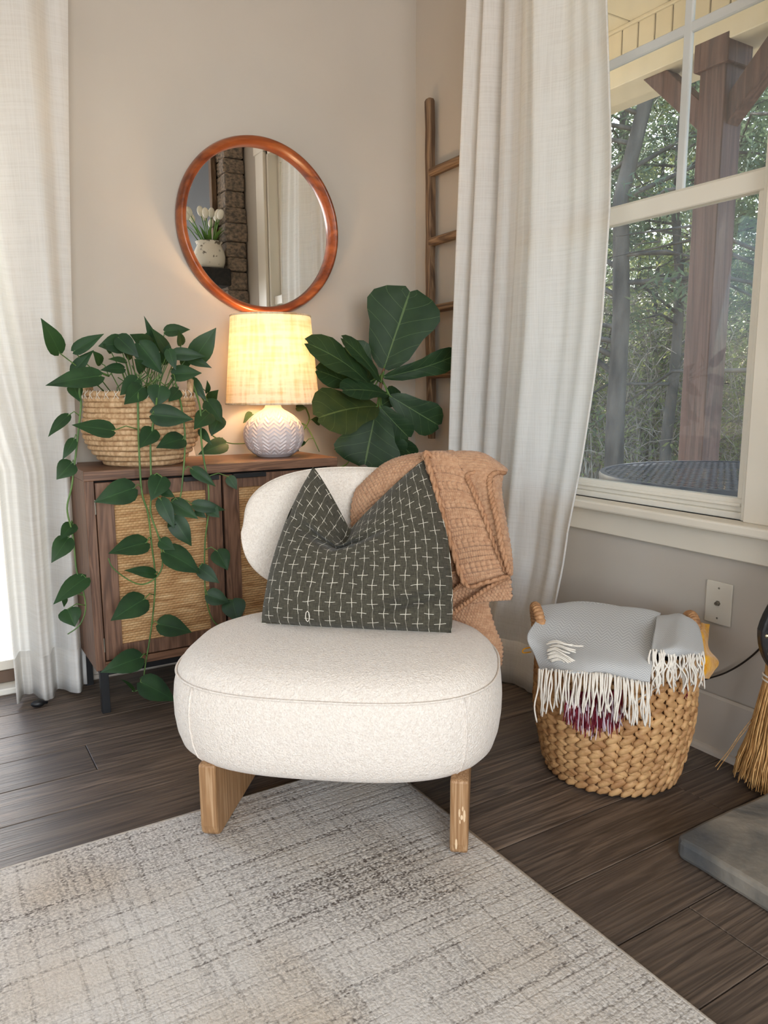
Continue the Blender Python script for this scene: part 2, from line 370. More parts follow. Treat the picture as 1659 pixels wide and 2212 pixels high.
M['soil'] = simple('potting_soil', S(46, 34, 26), S(66, 50, 38), .95, 40, bs=.6, bscale=60, bd=.01)
M['potdark'] = simple('dark_planter', S(44, 42, 40), S(56, 53, 50), .5, 6)
M['trunk'] = simple('fig_trunk', S(86, 60, 42), S(112, 84, 60), .8, 20, (1, 1, .3), .4, 60, .005)
M['stake'] = simple('dark_stake', S(34, 36, 30), None, .6)
M['paper'] = simple('white_card', S(236, 226, 214), None, .6)
M['tulipw'] = simple('tulip_petal', S(244, 240, 226), S(232, 228, 208), .5, 9)
M['tulipg'] = simple('tulip_green', S(84, 128, 54), S(110, 154, 70), .5, 9)
M['mesh'] = simple('table_mesh_coating', S(58, 66, 84), S(72, 80, 98), .45, 10)

def hearthmat():
    m, nt, b = base('hearth_slate', S(120, 118, 112), .8)
    n = nd(nt, 'TexNoise', {'Vector': coords(nt), 'Scale': 5, 'Detail': 5, 'Distortion': .6})
    n2 = nd(nt, 'TexNoise', {'Vector': coords(nt), 'Scale': 40, 'Detail': 4})
    c = ramp(nt, n.outputs[0], [(.38, S(76, 78, 80)), (.5, S(124, 119, 110)), (.62, S(160, 151, 137))])
    nt.links.new(mixc(nt, mt(nt, 'MULTIPLY', n2.outputs[0], .3), c, S(90, 88, 84)), b.inputs['Base Color'])
    bump(nt, b, mt(nt, 'ADD', n.outputs[0], mt(nt, 'MULTIPLY', n2.outputs[0], .4)), .5, .012); return m
M['hearth'] = hearthmat()

def leafmat(name, c1, c2, vein, ribs=0, trans=.18, rough=.38):
    m, nt, b = base(name, c1, rough, 0, .28); o = nt.nodes['Material Output']
    sp = nd(nt, 'SeparateXYZ', {0: coords(nt, (1, 1, 1), 'UV')})
    n = nd(nt, 'TexNoise', {'Vector': coords(nt, rand=True), 'Scale': 18, 'Detail': 2})
    col = ramp(nt, n.outputs[0], [(.3, c1), (.7, c2)])
    oi = nt.nodes.new('ShaderNodeObjectInfo')
    col = mixc(nt, mt(nt, 'MULTIPLY', oi.outputs['Random'], .45), col, c2)
    ax = mt(nt, 'ABSOLUTE', mt(nt, 'SUBTRACT', sp.outputs[0], .5))
    mid = mt(nt, 'LESS_THAN', ax, .014 if ribs else .012)
    f = mid
    if ribs:
        q = mt(nt, 'FRACT', mt(nt, 'SUBTRACT', mt(nt, 'MULTIPLY', sp.outputs[1], ribs), mt(nt, 'MULTIPLY', ax, 2.6)))
        f = mt(nt, 'MAXIMUM', mid, mt(nt, 'MULTIPLY', mt(nt, 'LESS_THAN', q, .035), .65))
    nt.links.new(mixc(nt, mt(nt, 'MULTIPLY', f, .6), col, vein), b.inputs['Base Color'])
    t = nd(nt, 'BsdfTranslucent', {'Color': S(110, 150, 40)})
    mx = nd(nt, 'MixShader', {0: trans, 1: b.outputs[0], 2: t.outputs[0]}); nt.links.new(mx.outputs[0], o.inputs[0])
    bump(nt, b, f, .15, .002); return m
M['pothos'] = leafmat('pothos_leaf', S(27, 50, 34), S(42, 72, 42), S(66, 104, 60), 0, .08, .45)
M['fig'] = leafmat('fig_leaf', S(26, 48, 30), S(38, 62, 36), S(104, 128, 80), 6, .06, .5)
M['figyellow'] = leafmat('fig_leaf_yellowing', S(36, 54, 32), S(62, 72, 36), S(110, 122, 70), 6, .06, .5)
M['vine'] = simple('pothos_vine', S(70, 104, 52), S(96, 126, 62), .5, 20)
M['foliage'] = None
def foliage(name, c1, c2):
    m, nt, b = base(name, c1, .7); o = nt.nodes['Material Output']
    oi = nt.nodes.new('ShaderNodeObjectInfo')
    n = nd(nt, 'TexNoise', {'Vector': coords(nt, rand=True), 'Scale': 1.6, 'Detail': 4})
    nt.links.new(ramp(nt, n.outputs[0], [(.35, c1), (.7, c2)]), b.inputs['Base Color'])
    t = nd(nt, 'BsdfTranslucent', {'Color': c2}); mx = nd(nt, 'MixShader', {0: .35, 1: b.outputs[0], 2: t.outputs[0]})
    nt.links.new(mx.outputs[0], o.inputs[0]); return m
M['foliage'] = foliage('cedar_foliage', S(70, 88, 70), S(128, 146, 112))
M['foliage2'] = foliage('yellow_green_foliage', S(110, 126, 80), S(176, 182, 116))

# ================================================================ STRUCTURE
H = 3.05; XL = -4.6; YF = -6.2; T = .14
WY0, WY1, WZ0, WZ1 = -1.545, -.80, .655, 2.33          # right window opening
b = MB()
b.box(XL - T, -2.76, 0, T, 0, H); b.box(-1.545, T, 0, T, 0, H); b.box(-2.76, -1.545, 0, T, 2.12, H)
struct('wall_back', b, M['wall'])
b = MB(); b.box(0, T, WY1, 0, 0, H); b.box(0, T, YF, WY0, 0, H); b.box(0, T, WY0, WY1, 0, WZ0); b.box(0, T, WY0, WY1, WZ1, H)
struct('wall_right', b, M['wall'])
b = MB(); b.box(XL - T, XL, YF, -4.15, 0, H); b.box(XL - T, XL, -1.85, 0, 0, H); b.box(XL - T, XL, -4.15, -1.85, 0, .45); b.box(XL - T, XL, -4.15, -1.85, 2.45, H)
struct('wall_left', b, M['wall'])
b = MB(); b.box(XL - T, -3.75, YF - T, YF, 0, H); b.box(-.95, T, YF - T, YF, 0, H); b.box(-3.75, -.95, YF - T, YF, 0, .4); b.box(-3.75, -.95, YF - T, YF, 2.5, H)
struct('wall_front', b, M['wall'])
b = MB(); b.box(XL - T, T, YF - T, T, H, H + .15); struct('ceiling', b, M['ceiling'])

# floor with separate planks
b = MB(); b.box(XL - T, T, YF - T, T, -.2, -.004)
fl = struct('floor', b, M['grout'])
meshes = {}
pl0 = -.016; PW = .169; PLN = 1.22
for k in range(-1, 36):
    y1 = pl0 - PW * k; y0 = y1 - PW
    y1 = min(y1, -.001)
    if y1 <= y0: continue
    jx = {-1: -.6, 0: -1.0, 1: -1.1, 2: -.8, 3: -1.487, 4: -.9, 5: -.95, 6: -1.0, 7: -.2, 9: -.25, 11: -.617, 10: -1.1, 12: -.2, 8: -.3}.get(k, None)
    if jx is None: jx = -rnd.uniform(0, PLN)
    while jx + PLN < 0.2: jx += PLN
    x = jx + PLN
    while x > XL:
        xa, xb = max(x - PLN, XL), min(x, -.001)
        if xb - xa > .02:
            key = (round(xb - xa, 2), round(y1 - y0, 3))
            L = xb - xa
            if key not in meshes:
                q = MB(); g = .0011; q.box(-L / 2 + g, L / 2 - g, -(y1 - y0) / 2 + g, (y1 - y0) / 2 - g, -.006, 0)
                meshes[key] = mesh('plank', q, M['plank'], bevel=.0012)
            o = bpy.data.objects.new('plank', meshes[key]); C.objects.link(o); o.parent = fl
            o.location = ((xa + xb) / 2, (y0 + y1) / 2, rnd.uniform(-.0004, 0))
        x -= PLN
# baseboards
def baseboard(name, segs):
    q = MB()
    for bx in segs: q.box(*bx)
    return struct(name, q, M['base'], bevel=.006)
bb = baseboard('baseboard_right', [(-.016, 0, -1.84, 0, 0, .165)])
q = MB(); q.prism([(0, 0), (-.016, 0), (-.0135, .009), (-.008, .015), (0, .018)], (-.016, -1.84, 0), (1, 0, 0), (0, 0, 1), (0, 1, 0), 1.84)
part('shoe_molding', q, M['base'], bb)
bb = baseboard('baseboard_back', [(-1.485, 0, -.016, 0, 0, .165)])
q = MB(); q.box(-1.485, -.03, -.03, -.016, 0, .018); part('shoe_molding', q, M['base'], bb, bevel=.006)

# right window: casing, stool, apron, two sashes with panes and a muntin grid
win = thing('window_1', None, None, (0, -1.2, .65)); win['kind'] = 'structure'
q = MB(); q.box(-.02, 0, -1.66, WY0, .655, 2.33); part('casing', q, M['trim'], win, bevel=.003)
q = MB(); q.box(-.02, 0, WY1, -.695, .655, 2.33); part('casing', q, M['trim'], win, bevel=.003)
q = MB(); q.box(-.022, 0, -1.68, -.675, 2.33, 2.45); part('head_casing', q, M['trim'], win, bevel=.003)
q = MB(); q.box(-.065, .1, -1.70, -.65, .628, .655); part('sill', q, M['trim'], win, bevel=.006, seg=2)
q = MB(); q.box(-.02, 0, -1.68, -.675, .552, .628); part('apron', q, M['trim'], win, bevel=.003)
q = MB(); j = .035
q.box(.0, T, WY0, WY0 + j - .015, WZ0, WZ1); q.box(.0, T, WY1 - j + .015, WY1, WZ0, WZ1); q.box(0, T, WY0, WY1, WZ1 - .02, WZ1); q.box(.01, T, WY0, WY1, WZ0, WZ0 + .018)
part('jamb', q, M['vinyl'], win, bevel=.002)
def sash(x0, x1, z0, z1, rb, rt, st, glass):
    q = MB(); a, c = WY0 + .02, WY1 - .02
    q.box(x0, x1, a, c, z0, z0 + rb); q.box(x0, x1, a, c, z1 - rt, z1); q.box(x0, x1, a, a + st, z0 + rb, z1 - rt); q.box(x0, x1, c - st, c, z0 + rb, z1 - rt)
    s_ = part('sash', q, M['vinyl'], win, bevel=.003)
    g = MB(); g.box((x0 + x1) / 2 - .002, (x0 + x1) / 2 + .002, a + st - .004, c - st + .004, z0 + rb - .004, z1 - rt + .004); part('pane', g, glass, s_)
    return s_
s1 = sash(.02, .055, WZ0 + .018, 1.535, .036, .05, .026, M['glass'])
q = MB(); q.box(.012, .022, WY0 + .03, WY1 - .03, .688, .697); part('lift_rail', q, M['vinyl'], s1, bevel=.002)
s2 = sash(.06, .095, 1.50, WZ1 - .02, .05, .04, .026, M['glass_up'])
q = MB(); q.box(.071, .084, WY0 + .04, WY1 - .04, 1.955, 1.983); part('muntin', q, M['muntin'], s2, bevel=.003)
q = MB(); q.box(.070, .085, -1.236, -1.210, 1.545, 2.28); part('muntin', q, M['muntin'], s2, bevel=.003)

# glazed door behind the left curtain
door = thing('door_1', None, None, (-2.18, .05, 0)); door['kind'] = 'structure'
q = MB(); q.box(-2.76, -1.545, -.01, T, 0, .022); part('sill', q, M['vinyl'], door, bevel=.004)
q = MB(); q.box(-2.70, -1.570, .05, .09, .024, .065); part('threshold', q, M['doorbrown'], door, bevel=.002)
q = MB(); q.box(-2.76, -2.70, 0, T, .022, 2.12); q.box(-1.570, -1.545, 0, T, .022, 2.12); q.box(-2.70, -1.570, 0, T, 2.06, 2.12); part('frame', q, M['trim'], door, bevel=.003)
q = MB(); q.box(-2.70, -1.570, .05, .09, .067, .10); q.box(-2.70, -1.570, .05, .09, 1.97, 2.06); q.box(-2.70, -2.62, .05, .09, .10, 1.97); q.box(-1.602, -1.570, .05, .09, .10, 1.97); part('leaf_frame', q, M['trim'], door, bevel=.003)
q = MB(); q.box(-2.625, -1.60, .068, .072, .098, 1.975); part('pane', q, M['glass_up'], door)
q = MB(); q.box(-2.80, -2.76, -.02, 0, 0, 2.2); q.box(-1.545, -1.485, -.02, 0, 0, 2.2); q.box(-2.80, -1.485, -.02, 0, 2.12, 2.22); part('casing', q, M['trim'], door, bevel=.003)
# unseen windows behind the camera, framing the fill lamps
for nm, bx, pn in (('window_2', [(XL - T, XL, -4.15, -4.08, .45, 2.45), (XL - T, XL, -1.92, -1.85, .45, 2.45), (XL - T, XL, -4.15, -1.85, .45, .52), (XL - T, XL, -4.15, -1.85, 2.38, 2.45), (XL - .09, XL - .05, -3.03, -2.97, .5, 2.4)], (XL - .073, XL - .067, -4.1, -1.9, .5, 2.4)),
                   ('window_3', [(-3.75, -3.68, YF - T, YF, .4, 2.5), (-1.02, -.95, YF - T, YF, .4, 2.5), (-3.75, -.95, YF - T, YF, .4, .47), (-3.75, -.95, YF - T, YF, 2.43, 2.5), (-2.38, -2.32, YF - .09, YF - .05, .45, 2.45)], (-3.7, -1, YF - .073, YF - .067, .45, 2.45))):
    q = MB(); [q.box(*x) for x in bx]; wn = struct(nm, q, M['vinyl'], bevel=.003)
    q = MB(); q.box(*pn); part('pane', q, M['glass_up'], wn)

# ================================================================ RUG
q = MB(); q.box(-3.35, -.832, -3.5, -1.052, .0005, .012)
rug = solo('area_rug', q, M['rug'], 'pale grey and cream distressed low pile rug under the white chair', 'rug', (-2.1, -2.2, 0), bevel=.004, seg=2)
q = MB()
q.tube([(-3.35, -1.052, .0065), (-.832, -1.052, .0065)], .0062, 6); q.tube([(-.832, -1.052, .0065), (-.832, -3.5, .0065)], .0062, 6)
part('bound_edge', q, simple('rug_binding', S(222, 215, 205), S(204, 196, 186), .9, 60, bs=.4, bscale=300), rug, smooth=True)

# ================================================================ CHAIR (own frame: a across, b back, z up)
CC = V((-1.12, -1.365)); CU = V((.775562, -.6312714)); CV = V((.6312714, .775562))
def ch(a, b, z): p = CC + CU * a + CV * b; return V((p.x, p.y, z))
def ptc(u, v, b):
    r = V(ray(u, v)); n = V((CV.x, CV.y, 0)); t = n.dot(ch(0, b, 0) - V(CAM)) / n.dot(r); return V(CAM) + r * t
chair = thing('lounge_chair', 'cream boucle armless lounge chair with curved wing back and oak slab legs', 'chair', (CC.x, CC.y, .012))
def sgnpow(x, p): return math.copysign(abs(x) ** p, x)
def seat_pt(t, k, z, A=.385, B=.30, b0=.245):
    c, s_ = math.cos(t), math.sin(t); e = 2 / 2.9 if s_ < 0 else 2 / 2.3
    return ch(-.032 + A * k * sgnpow(c, e), b0 + B * (1 - (1 - k) * A / B if k > .5 else k) * sgnpow(s_, e), z)
prof = [(0.02, .186), (.5, .184), (.78, .180), (.87, .178), (.925, .186), (.962, .203), (.985, .232), (.998, .27), (1.0, .305), (.992, .34), (.975, .366), (.945, .388), (.90, .404), (.82, .416), (.65, .425), (.4, .430), (.02, .432)]
q = MB(); q.grid([[seat_pt(2 * PI * i / 96, k, z) for i in range(96)] for k, z in prof], wrap=True)
n0 = 96; q.f += [tuple(range(n0)), tuple(range((len(prof) - 1) * n0, len(prof) * n0))]; q.uv += [[(0, 0)] * n0] * 2; q.mi += [0, 0]
seat = part('seat', q, M['boucle'], chair, smooth=True)
q = MB(); q.tube([seat_pt(2 * PI * i / 96, .979, .3685) for i in range(97)], .0028, 6, cap=False); part('seam', q, M['boucle'], seat, smooth=True)
for sg in (-.28, .31):
    pts = []
    for k, z in prof[4:11]:
        # vertical seam on the front corner
        t0 = -PI / 2 + sg * 2.6; pts.append(seat_pt(t0, k + .001, z))
    q = MB(); q.tube(pts, .0022, 6); part('seam', q, M['boucle'], seat, smooth=True)
# back: a curved cushion that wraps forward at both ends
def back_pt(u, ang):
    sc_ = max(0, 1 - abs(u) ** 3.0) ** (1 / 2.6); a = -.004 + .336 * u
    ce, se = sgnpow(math.cos(ang), .75), sgnpow(math.sin(ang), .8)
    hh = .155 if se > 0 else .205
    zc = .628 + .010 * (-u); th = .058 * max(.0, (1 - abs(u) ** 5)) ** .5
    bb_ = .585 - 1.05 * a * a + .10 * (se * hh)
    return ch(a, bb_ + th * ce, zc + hh * sc_ * se)
us = [math.sin(PI / 2 * x) for x in np.linspace(-1, 1, 61)]
q = MB(); q.grid([[back_pt(u * .9995, 2 * PI * i / 48) for i in range(48)] for u in us], wrap=True)
back = part('backrest', q, M['boucle'], chair, smooth=True)
q = MB(); q.tube([back_pt(u * .999, PI / 2 * 1.0) for u in us], .0025, 6); part('seam', q, M['boucle'], back, smooth=True)
# slab legs
poly = [(0.0, .19), (0.0, .045), (.004, .028), (.014, .017), (.03, .0125), (.40, .0125), (.425, .02), (.43, .05), (.43, .19)]
for a0, a1 in ((-.309, -.270), (.243, .282)):
    q = MB(); q.prism([(x, z) for x, z in poly], ch(a0, 0, 0), (CV.x, CV.y, 0), (0, 0, 1), (CU.x, CU.y, 0), a1 - a0)
    part('leg', q, M['oak'], chair, bevel=.006, seg=2)
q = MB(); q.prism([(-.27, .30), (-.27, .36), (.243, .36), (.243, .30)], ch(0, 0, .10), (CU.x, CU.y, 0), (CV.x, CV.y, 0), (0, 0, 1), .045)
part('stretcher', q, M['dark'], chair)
# worn patches on the right leg
wm = simple('bare_worn_wood', S(222, 188, 146), S(236, 208, 172), .7, 60)
for a, z, w_, h_ in ((.263, .118, .0022, .010), (.268, .108, .003, .006), (.2735, .112, .0028, .015), (.270, .128, .002, .006), (.2645, .098, .0016, .005), (.257, .046, .0028, .013)):
    q = MB(); q.ell(ch(a, -.0004, z), [V((CU.x, CU.y, 0)) * w_, V((0, 0, h_)), V((CV.x, CV.y, 0)) * .0009], 8, 4)
    part('worn_patch', q, wm, chair, label='pale bare spot on the right leg')

# ---------------------------------------------------------------- cushion with a chopped top
def sstep(x, a, b_): x = min(1, max(0, (x - a) / (b_ - a))); return x * x * (3 - 2 * x)
BL, BR, TL, TR = (-.240, .275, .428), (.232, .265, .424), (-.142, .455, .800), (.152, .455, .822)
S0 = -.30
def pil(s, t, side):
    x, y = (s + 1) / 2, (t + 1) / 2
    P = [(BL[i] * (1 - x) + BR[i] * x) * (1 - y) + (TL[i] * (1 - x) + TR[i] * x) * y for i in range(3)]
    P[0] += sgnpow(s, 1.5) * .026 * (1 - t * t)                      # sides bow outwards
    P[2] -= .012 * (1 - s * s) * (1 - y) * .5
    e = (s - S0); vsh = 1 - abs(e) / (1 - S0 if e > 0 else 1 + S0)
    drop = .165 * vsh ** 1.15 * sstep(y, .28, 1.0) ** 1.25
    P[2] -= drop; P[1] -= drop * .25
    puff = max(0, (1 - s ** 4) * (1 - t ** 4)) ** .55 * .095 * (1 - .25 * y)
    crease = math.exp(-((e) / .13) ** 2) * sstep(y, .55, .95)
    puff *= 1 - .95 * crease
    puff -= .048 * math.exp(-((y - .60 - .12 * abs(e)) / .05) ** 2) * math.exp(-((e) / .55) ** 2)
    d = (s - .25) * .28 + (t + .88)                                   # slanting fold in the lower right corner
    if s > .05: puff -= .042 * math.exp(-((t + .80 - .28 * (s - .05)) / .055) ** 2) * sstep(s, .05, .6) * (1 - s ** 6)
    puff += .004 * math.sin(5 * s + 3 * t) * (1 - s * s) * (1 - t * t)
    wr = mnoise.noise(V((s * 2.2, t * 2.2, 3.1))) * .016 * (1 - s * s) * (1 - t * t)
    return ch(P[0], P[1] - side * (puff + wr), P[2] - (.32 * side * puff if side > 0 else 0) * -1 * .9)
N = 56; lin = np.linspace(-1, 1, N)
q = MB(); q.grid([[pil(s, t, 1) for s in lin] for t in lin]); q.grid([[pil(s, t, -.55) for s in lin] for t in lin])
cush = solo('throw_pillow', q, M['pillow'], 'dark olive grey pillow with white stitched crosses and chopped top on the chair seat', 'pillow', ch(0, .3, .43), smooth=True)
mod(cush, 'WELD', merge_threshold=.0008)
q = MB()
loop = [ptc(688, 1338, .19)]
cx = pil(-.45, -.86, 1) + V((-CV.x, -CV.y, 0)) * .004
for i in range(9):
    a = 2 * PI * i / 8; q_ = cx + V((CU.x, CU.y, 0)) * .005 * math.cos(a) + V((0, 0, 1)) * .013 * math.sin(a)
    loop.append(q_)
q.tube(loop[1:], .0011, 5); part('loose_thread', q, M['fringe'], cush)

# ---------------------------------------------------------------- knitted throw over the chair's right shoulder
def crom(p, x):
    n = len(p) - 1; i = min(int(x * n), n - 1); f = x * n - i
    a, b_, c, d = p[max(i - 1, 0)], p[i], p[i + 1], p[min(i + 2, n)]
    return .5 * ((2 * b_) + (c - a) * f + (2 * a - 5 * b_ + 4 * c - d) * f * f + (3 * b_ - a - 3 * c + d) * f ** 3)
def patch(rows, nu, nv, disp=None):
    cols = [[crom(r, j / (nu - 1)) for j in range(nu)] for r in rows]
    P = [[crom([cols[k][j] for k in range(len(rows))], i / (nv - 1)) for j in range(nu)] for i in range(nv)]
    if disp:
        Nn = []
        for i in range(nv):
            row = []
            for j in range(nu):
                du = P[i][min(j + 1, nu - 1)] - P[i][max(j - 1, 0)]; dv = P[min(i + 1, nv - 1)][j] - P[max(i - 1, 0)][j]
                n = du.cross(dv); n = n.normalized() if n.length > 1e-9 else V((0, 0, 0))
                if n.dot(V(CAM) - P[i][j]) < 0: n = -n
                row.append(n)
            Nn.append(row)
        P = [[P[i][j] + Nn[i][j] * disp(j / (nu - 1), i / (nv - 1)) for j in range(nu)] for i in range(nv)]
    return P
def moss(nu, nv, amp=.0075):
    def f(u, v):
        r = math.floor(v * nv); return amp * (abs(math.sin(PI * (u * nu + .5 * (r % 2)))) * abs(math.sin(PI * v * nv))) ** .6
    return f
def rib(nu, nv, amp=.003):
    def f(u, v):
        fr = (v * nv) % 1
        if fr < .34: return amp * (.9 * abs(math.sin(PI * fr / .34 * 2)) + .2) * (.85 + .15 * math.sin(60 * u))
        return amp * .45 * abs(math.sin(PI * (u * nu + 1.5 * fr))) * abs(math.sin(PI * (fr - .34) / .66 * 3))
    return f
R_ = lambda *pts: [ptc(*p) for p in pts]
throw = thing('knitted_throw', 'chunky peach tan knitted throw draped over the right end of the chair back', 'blanket', ch(.25, .45, .5))
def kpart(name, rows, nu, nv, f, th=.010, label=None):
    q = MB(); q.grid(patch(rows, nu, nv, f)); o = part(name, q, M['knit'], throw, smooth=True, label=label)
    mod(o, 'SOLIDIFY', thickness=th, offset=0); return o
kpart('moss_stitch_fold', [R_((790, 1075, .66), (838, 1010, .66), (905, 988, .66), (990, 988, .64), (1058, 1016, .60)),
    R_((775, 1060, .545), (830, 1012, .53), (900, 992, .50), (988, 990, .47), (1066, 1030, .43)),
    R_((762, 1110, .50), (818, 1062, .472), (895, 1050, .45), (990, 1052, .43), (1076, 1080, .40)),
    R_((772, 1180, .49), (830, 1150, .47), (900, 1140, .445), (992, 1150, .425), (1085, 1150, .395)),
    R_((820, 1260, .49), (870, 1250, .47), (930, 1240, .445), (1010, 1235, .42), (1099, 1222, .40)),
    R_((850, 1340, .49), (895, 1330, .47), (950, 1315, .445), (1030, 1298, .425), (1105, 1292, .405))], 220, 250, moss(42, 48, .0065), label='moss stitch body of the throw')
kpart('hanging_tail', [R_((905, 1210, .50), (960, 1215, .48), (1010, 1225, .46), (1052, 1235, .46)),
    R_((915, 1290, .50), (965, 1285, .475), (1015, 1282, .455), (1050, 1285, .46)),
    R_((930, 1345, .50), (975, 1345, .47), (1028, 1345, .45), (1066, 1352, .455)),
    R_((945, 1390, .50), (990, 1390, .47), (1040, 1390, .45), (1083, 1395, .455)),
    R_((965, 1430, .50), (1010, 1440, .48), (1052, 1440, .46), (1081, 1435, .46))], 130, 200, moss(24, 40, .0065))
kpart('ribbed_fold', [R_((900, 1000, .56), (940, 990, .555), (975, 985, .54)), R_((915, 985, .46), (948, 982, .442), (982, 990, .435)),
    R_((932, 1030, .425), (970, 1028, .41), (1012, 1040, .40)), R_((952, 1100, .41), (1000, 1096, .395), (1044, 1105, .385)),
    R_((975, 1180, .405), (1025, 1170, .385), (1072, 1170, .378)), R_((1006, 1262, .40), (1052, 1255, .385), (1098, 1243, .38))], 132, 240, rib(22, 9, .0085), .012, 'band of horizontal ribs folded over the chair back')
kpart('ribbed_fold', [R_((905, 1080, .45), (935, 1075, .44), (962, 1085, .43)), R_((920, 1130, .44), (945, 1135, .43), (972, 1140, .42)),
    R_((930, 1190, .44), (955, 1185, .43), (985, 1190, .42)), R_((938, 1243, .435), (960, 1232, .43), (990, 1218, .42))], 60, 110, rib(8, 4, .009), .012)
# rolled right shoulder
kpart('rolled_fold', [R_((965, 1000, .56), (1000, 988, .57), (1040, 992, .56), (1085, 1018, .53)), R_((968, 985, .46), (1005, 984, .45), (1045, 990, .44), (1090, 1020, .43)),
    R_((1000, 1010, .41), (1030, 1012, .395), (1058, 1018, .39), (1080, 1028, .41)), R_((1024, 1060, .395), (1044, 1052, .375), (1062, 1052, .37), (1076, 1062, .39)),
    R_((1048, 1120, .385), (1062, 1112, .37), (1076, 1112, .366), (1084, 1120, .38)), R_((1074, 1190, .38), (1082, 1185, .37), (1090, 1186, .366), (1097, 1190, .375)),
    R_((1097, 1240, .385), (1099, 1238, .38), (1101, 1238, .38), (1103, 1240, .38))], 150, 200, moss(28, 38, .0065), .012)
def cord(pxs, r=.0075):
    P = [ptc(u, v, b_ - .012) for u, v, b_ in pxs]; pts = [crom(P, i / 60) for i in range(61)]
    q = MB()
    for ph in (0, PI):
        q.tube([p + V((CU.x, CU.y, 0)) * r * .5 * math.cos(i * 1.35 + ph) + V((0, 0, 1)) * r * .5 * math.sin(i * 1.35 + ph) * .5 + V((-CV.x, -CV.y, 0)) * r * .5 * math.sin(i * 1.35 + ph) for i, p in enumerate(pts)], r * .66, 6)
    part('edge_cord', q, M['knitcord'], throw, smooth=True)
cord([(945, 1000, .45), (930, 985, .44), (920, 980, .435), (934, 1030, .415), (953, 1100, .40), (976, 1180, .395), (1006, 1263, .39), (1050, 1258, .375), (1098, 1244, .37)])
cord([(1088, 1022, .42), (1070, 1022, .39), (1058, 1036, .375), (1062, 1075, .362), (1073, 1120, .356), (1084, 1180, .356), (1101, 1240, .37)])
cord([(1050, 1018, .40), (1020, 1022, .395), (1010, 1030, .40), (1022, 1060, .39), (1046, 1115, .38), (1072, 1185, .375), (1094, 1238, .38)], .0065)
cord([(945, 1345, .43), (965, 1335, .42), (1000, 1308, .405), (1045, 1276, .395), (1095, 1246, .385)])
cord([(945, 1310, .435), (962, 1290, .425), (985, 1270, .415), (1003, 1256, .40)], .0065)
cord([(960, 1352, .43), (990, 1362, .43), (1020, 1378, .435), (1048, 1400, .44), (1070, 1430, .45)], .0065)
cord([(1000, 1230, .40), (975, 1238, .415), (942, 1246, .42), (930, 1190, .43), (917, 1120, .435)], .005)

# ================================================================ CABINET
X0, X1, YB, YC, ZT = -1.412, -.563, -.03, -.347, .764
cab = thing('rattan_cabinet', 'walnut brown two door cabinet with woven rattan door panels and black metal legs', 'cabinet', ((X0 + X1) / 2, -.18, 0))
q = MB(); q.box(X0, X1, YC, YB, ZT - .03, ZT); part('top', q, M['walnuth'], cab, bevel=.0015)
for x in (X0, X1 - .028):
    q = MB(); q.box(x, x + .028, YC, YB, .145, ZT - .03); part('side_panel', q, M['walnut'], cab, bevel=.0015)
q = MB(); q.box(X0 + .028, X1 - .028, YC, YB, .145, .170); part('bottom_panel', q, M['walnuth'], cab, bevel=.0015)
q = MB(); q.box(X0 + .028, X1 - .028, YB - .01, YB, .17, ZT - .03); part('back_panel', q, M['walnut'], cab)
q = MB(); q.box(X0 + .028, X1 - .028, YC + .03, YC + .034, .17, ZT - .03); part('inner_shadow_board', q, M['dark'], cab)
xm = (X0 + X1) / 2
for i, (a, c) in enumerate(((X0 + .031, xm - .004), (xm + .004, X1 - .031))):
    z0, z1, st = .174, ZT - .037, .052
    q = MB(); y0, y1 = YC + .002, YC + .020
    q.box(a, a + st, y0, y1, z0, z1); q.box(c - st, c, y0, y1, z0, z1); q.box(a + st, c - st, y0, y1, z0, z0 + st * .85); q.box(a + st, c - st, y0, y1, z1 - st * .85, z1)
    d = part('door', q, M['walnut'], cab, bevel=.0012)
    q = MB(); q.box(a + st, c - st, y0 + .006, y0 + .012, z0 + st * .85, z1 - st * .85); part('rattan_panel', q, M['rattan'], d)
    hx0, hx1 = (c - .125, c - .01) if i == 0 else (a + .03, a + .145)
    q = MB(); q.box(hx0, hx1, y0 - .012, y0 + .015, z1 - .003, z1 + .003); q.box(hx0, hx1, y0 - .014, y0 - .010, z1 - .012, z1 + .003); part('handle', q, M['black'], d, bevel=.001)
    hx = a - .003 if i == 0 else c + .003
    for z in (.225, .655):
        q = MB(); q.tube([(hx, y0 - .001, z - .022), (hx, y0 - .001, z + .022)], .0026, 8); part('hinge', q, M['steel'], d)
for x in (X0 + .012, X1 - .037):
    for y in (YC + .012, YB - .037):
        q = MB(); q.box(x, x + .025, y, y + .025, 0, .145); part('leg', q, M['black'], cab, bevel=.001)
q = MB(); q.box(X0 + .037, X1 - .037, YC + .014, YC + .035, .122, .145); q.box(X0 + .037, X1 - .037, YB - .035, YB - .014, .122, .145)
q.box(X0 + .014, X0 + .035, YC + .037, YB - .037, .122, .145); q.box(X1 - .035, X1 - .014, YC + .037, YB - .037, .122, .145); part('base_rail', q, M['black'], cab, bevel=.001)

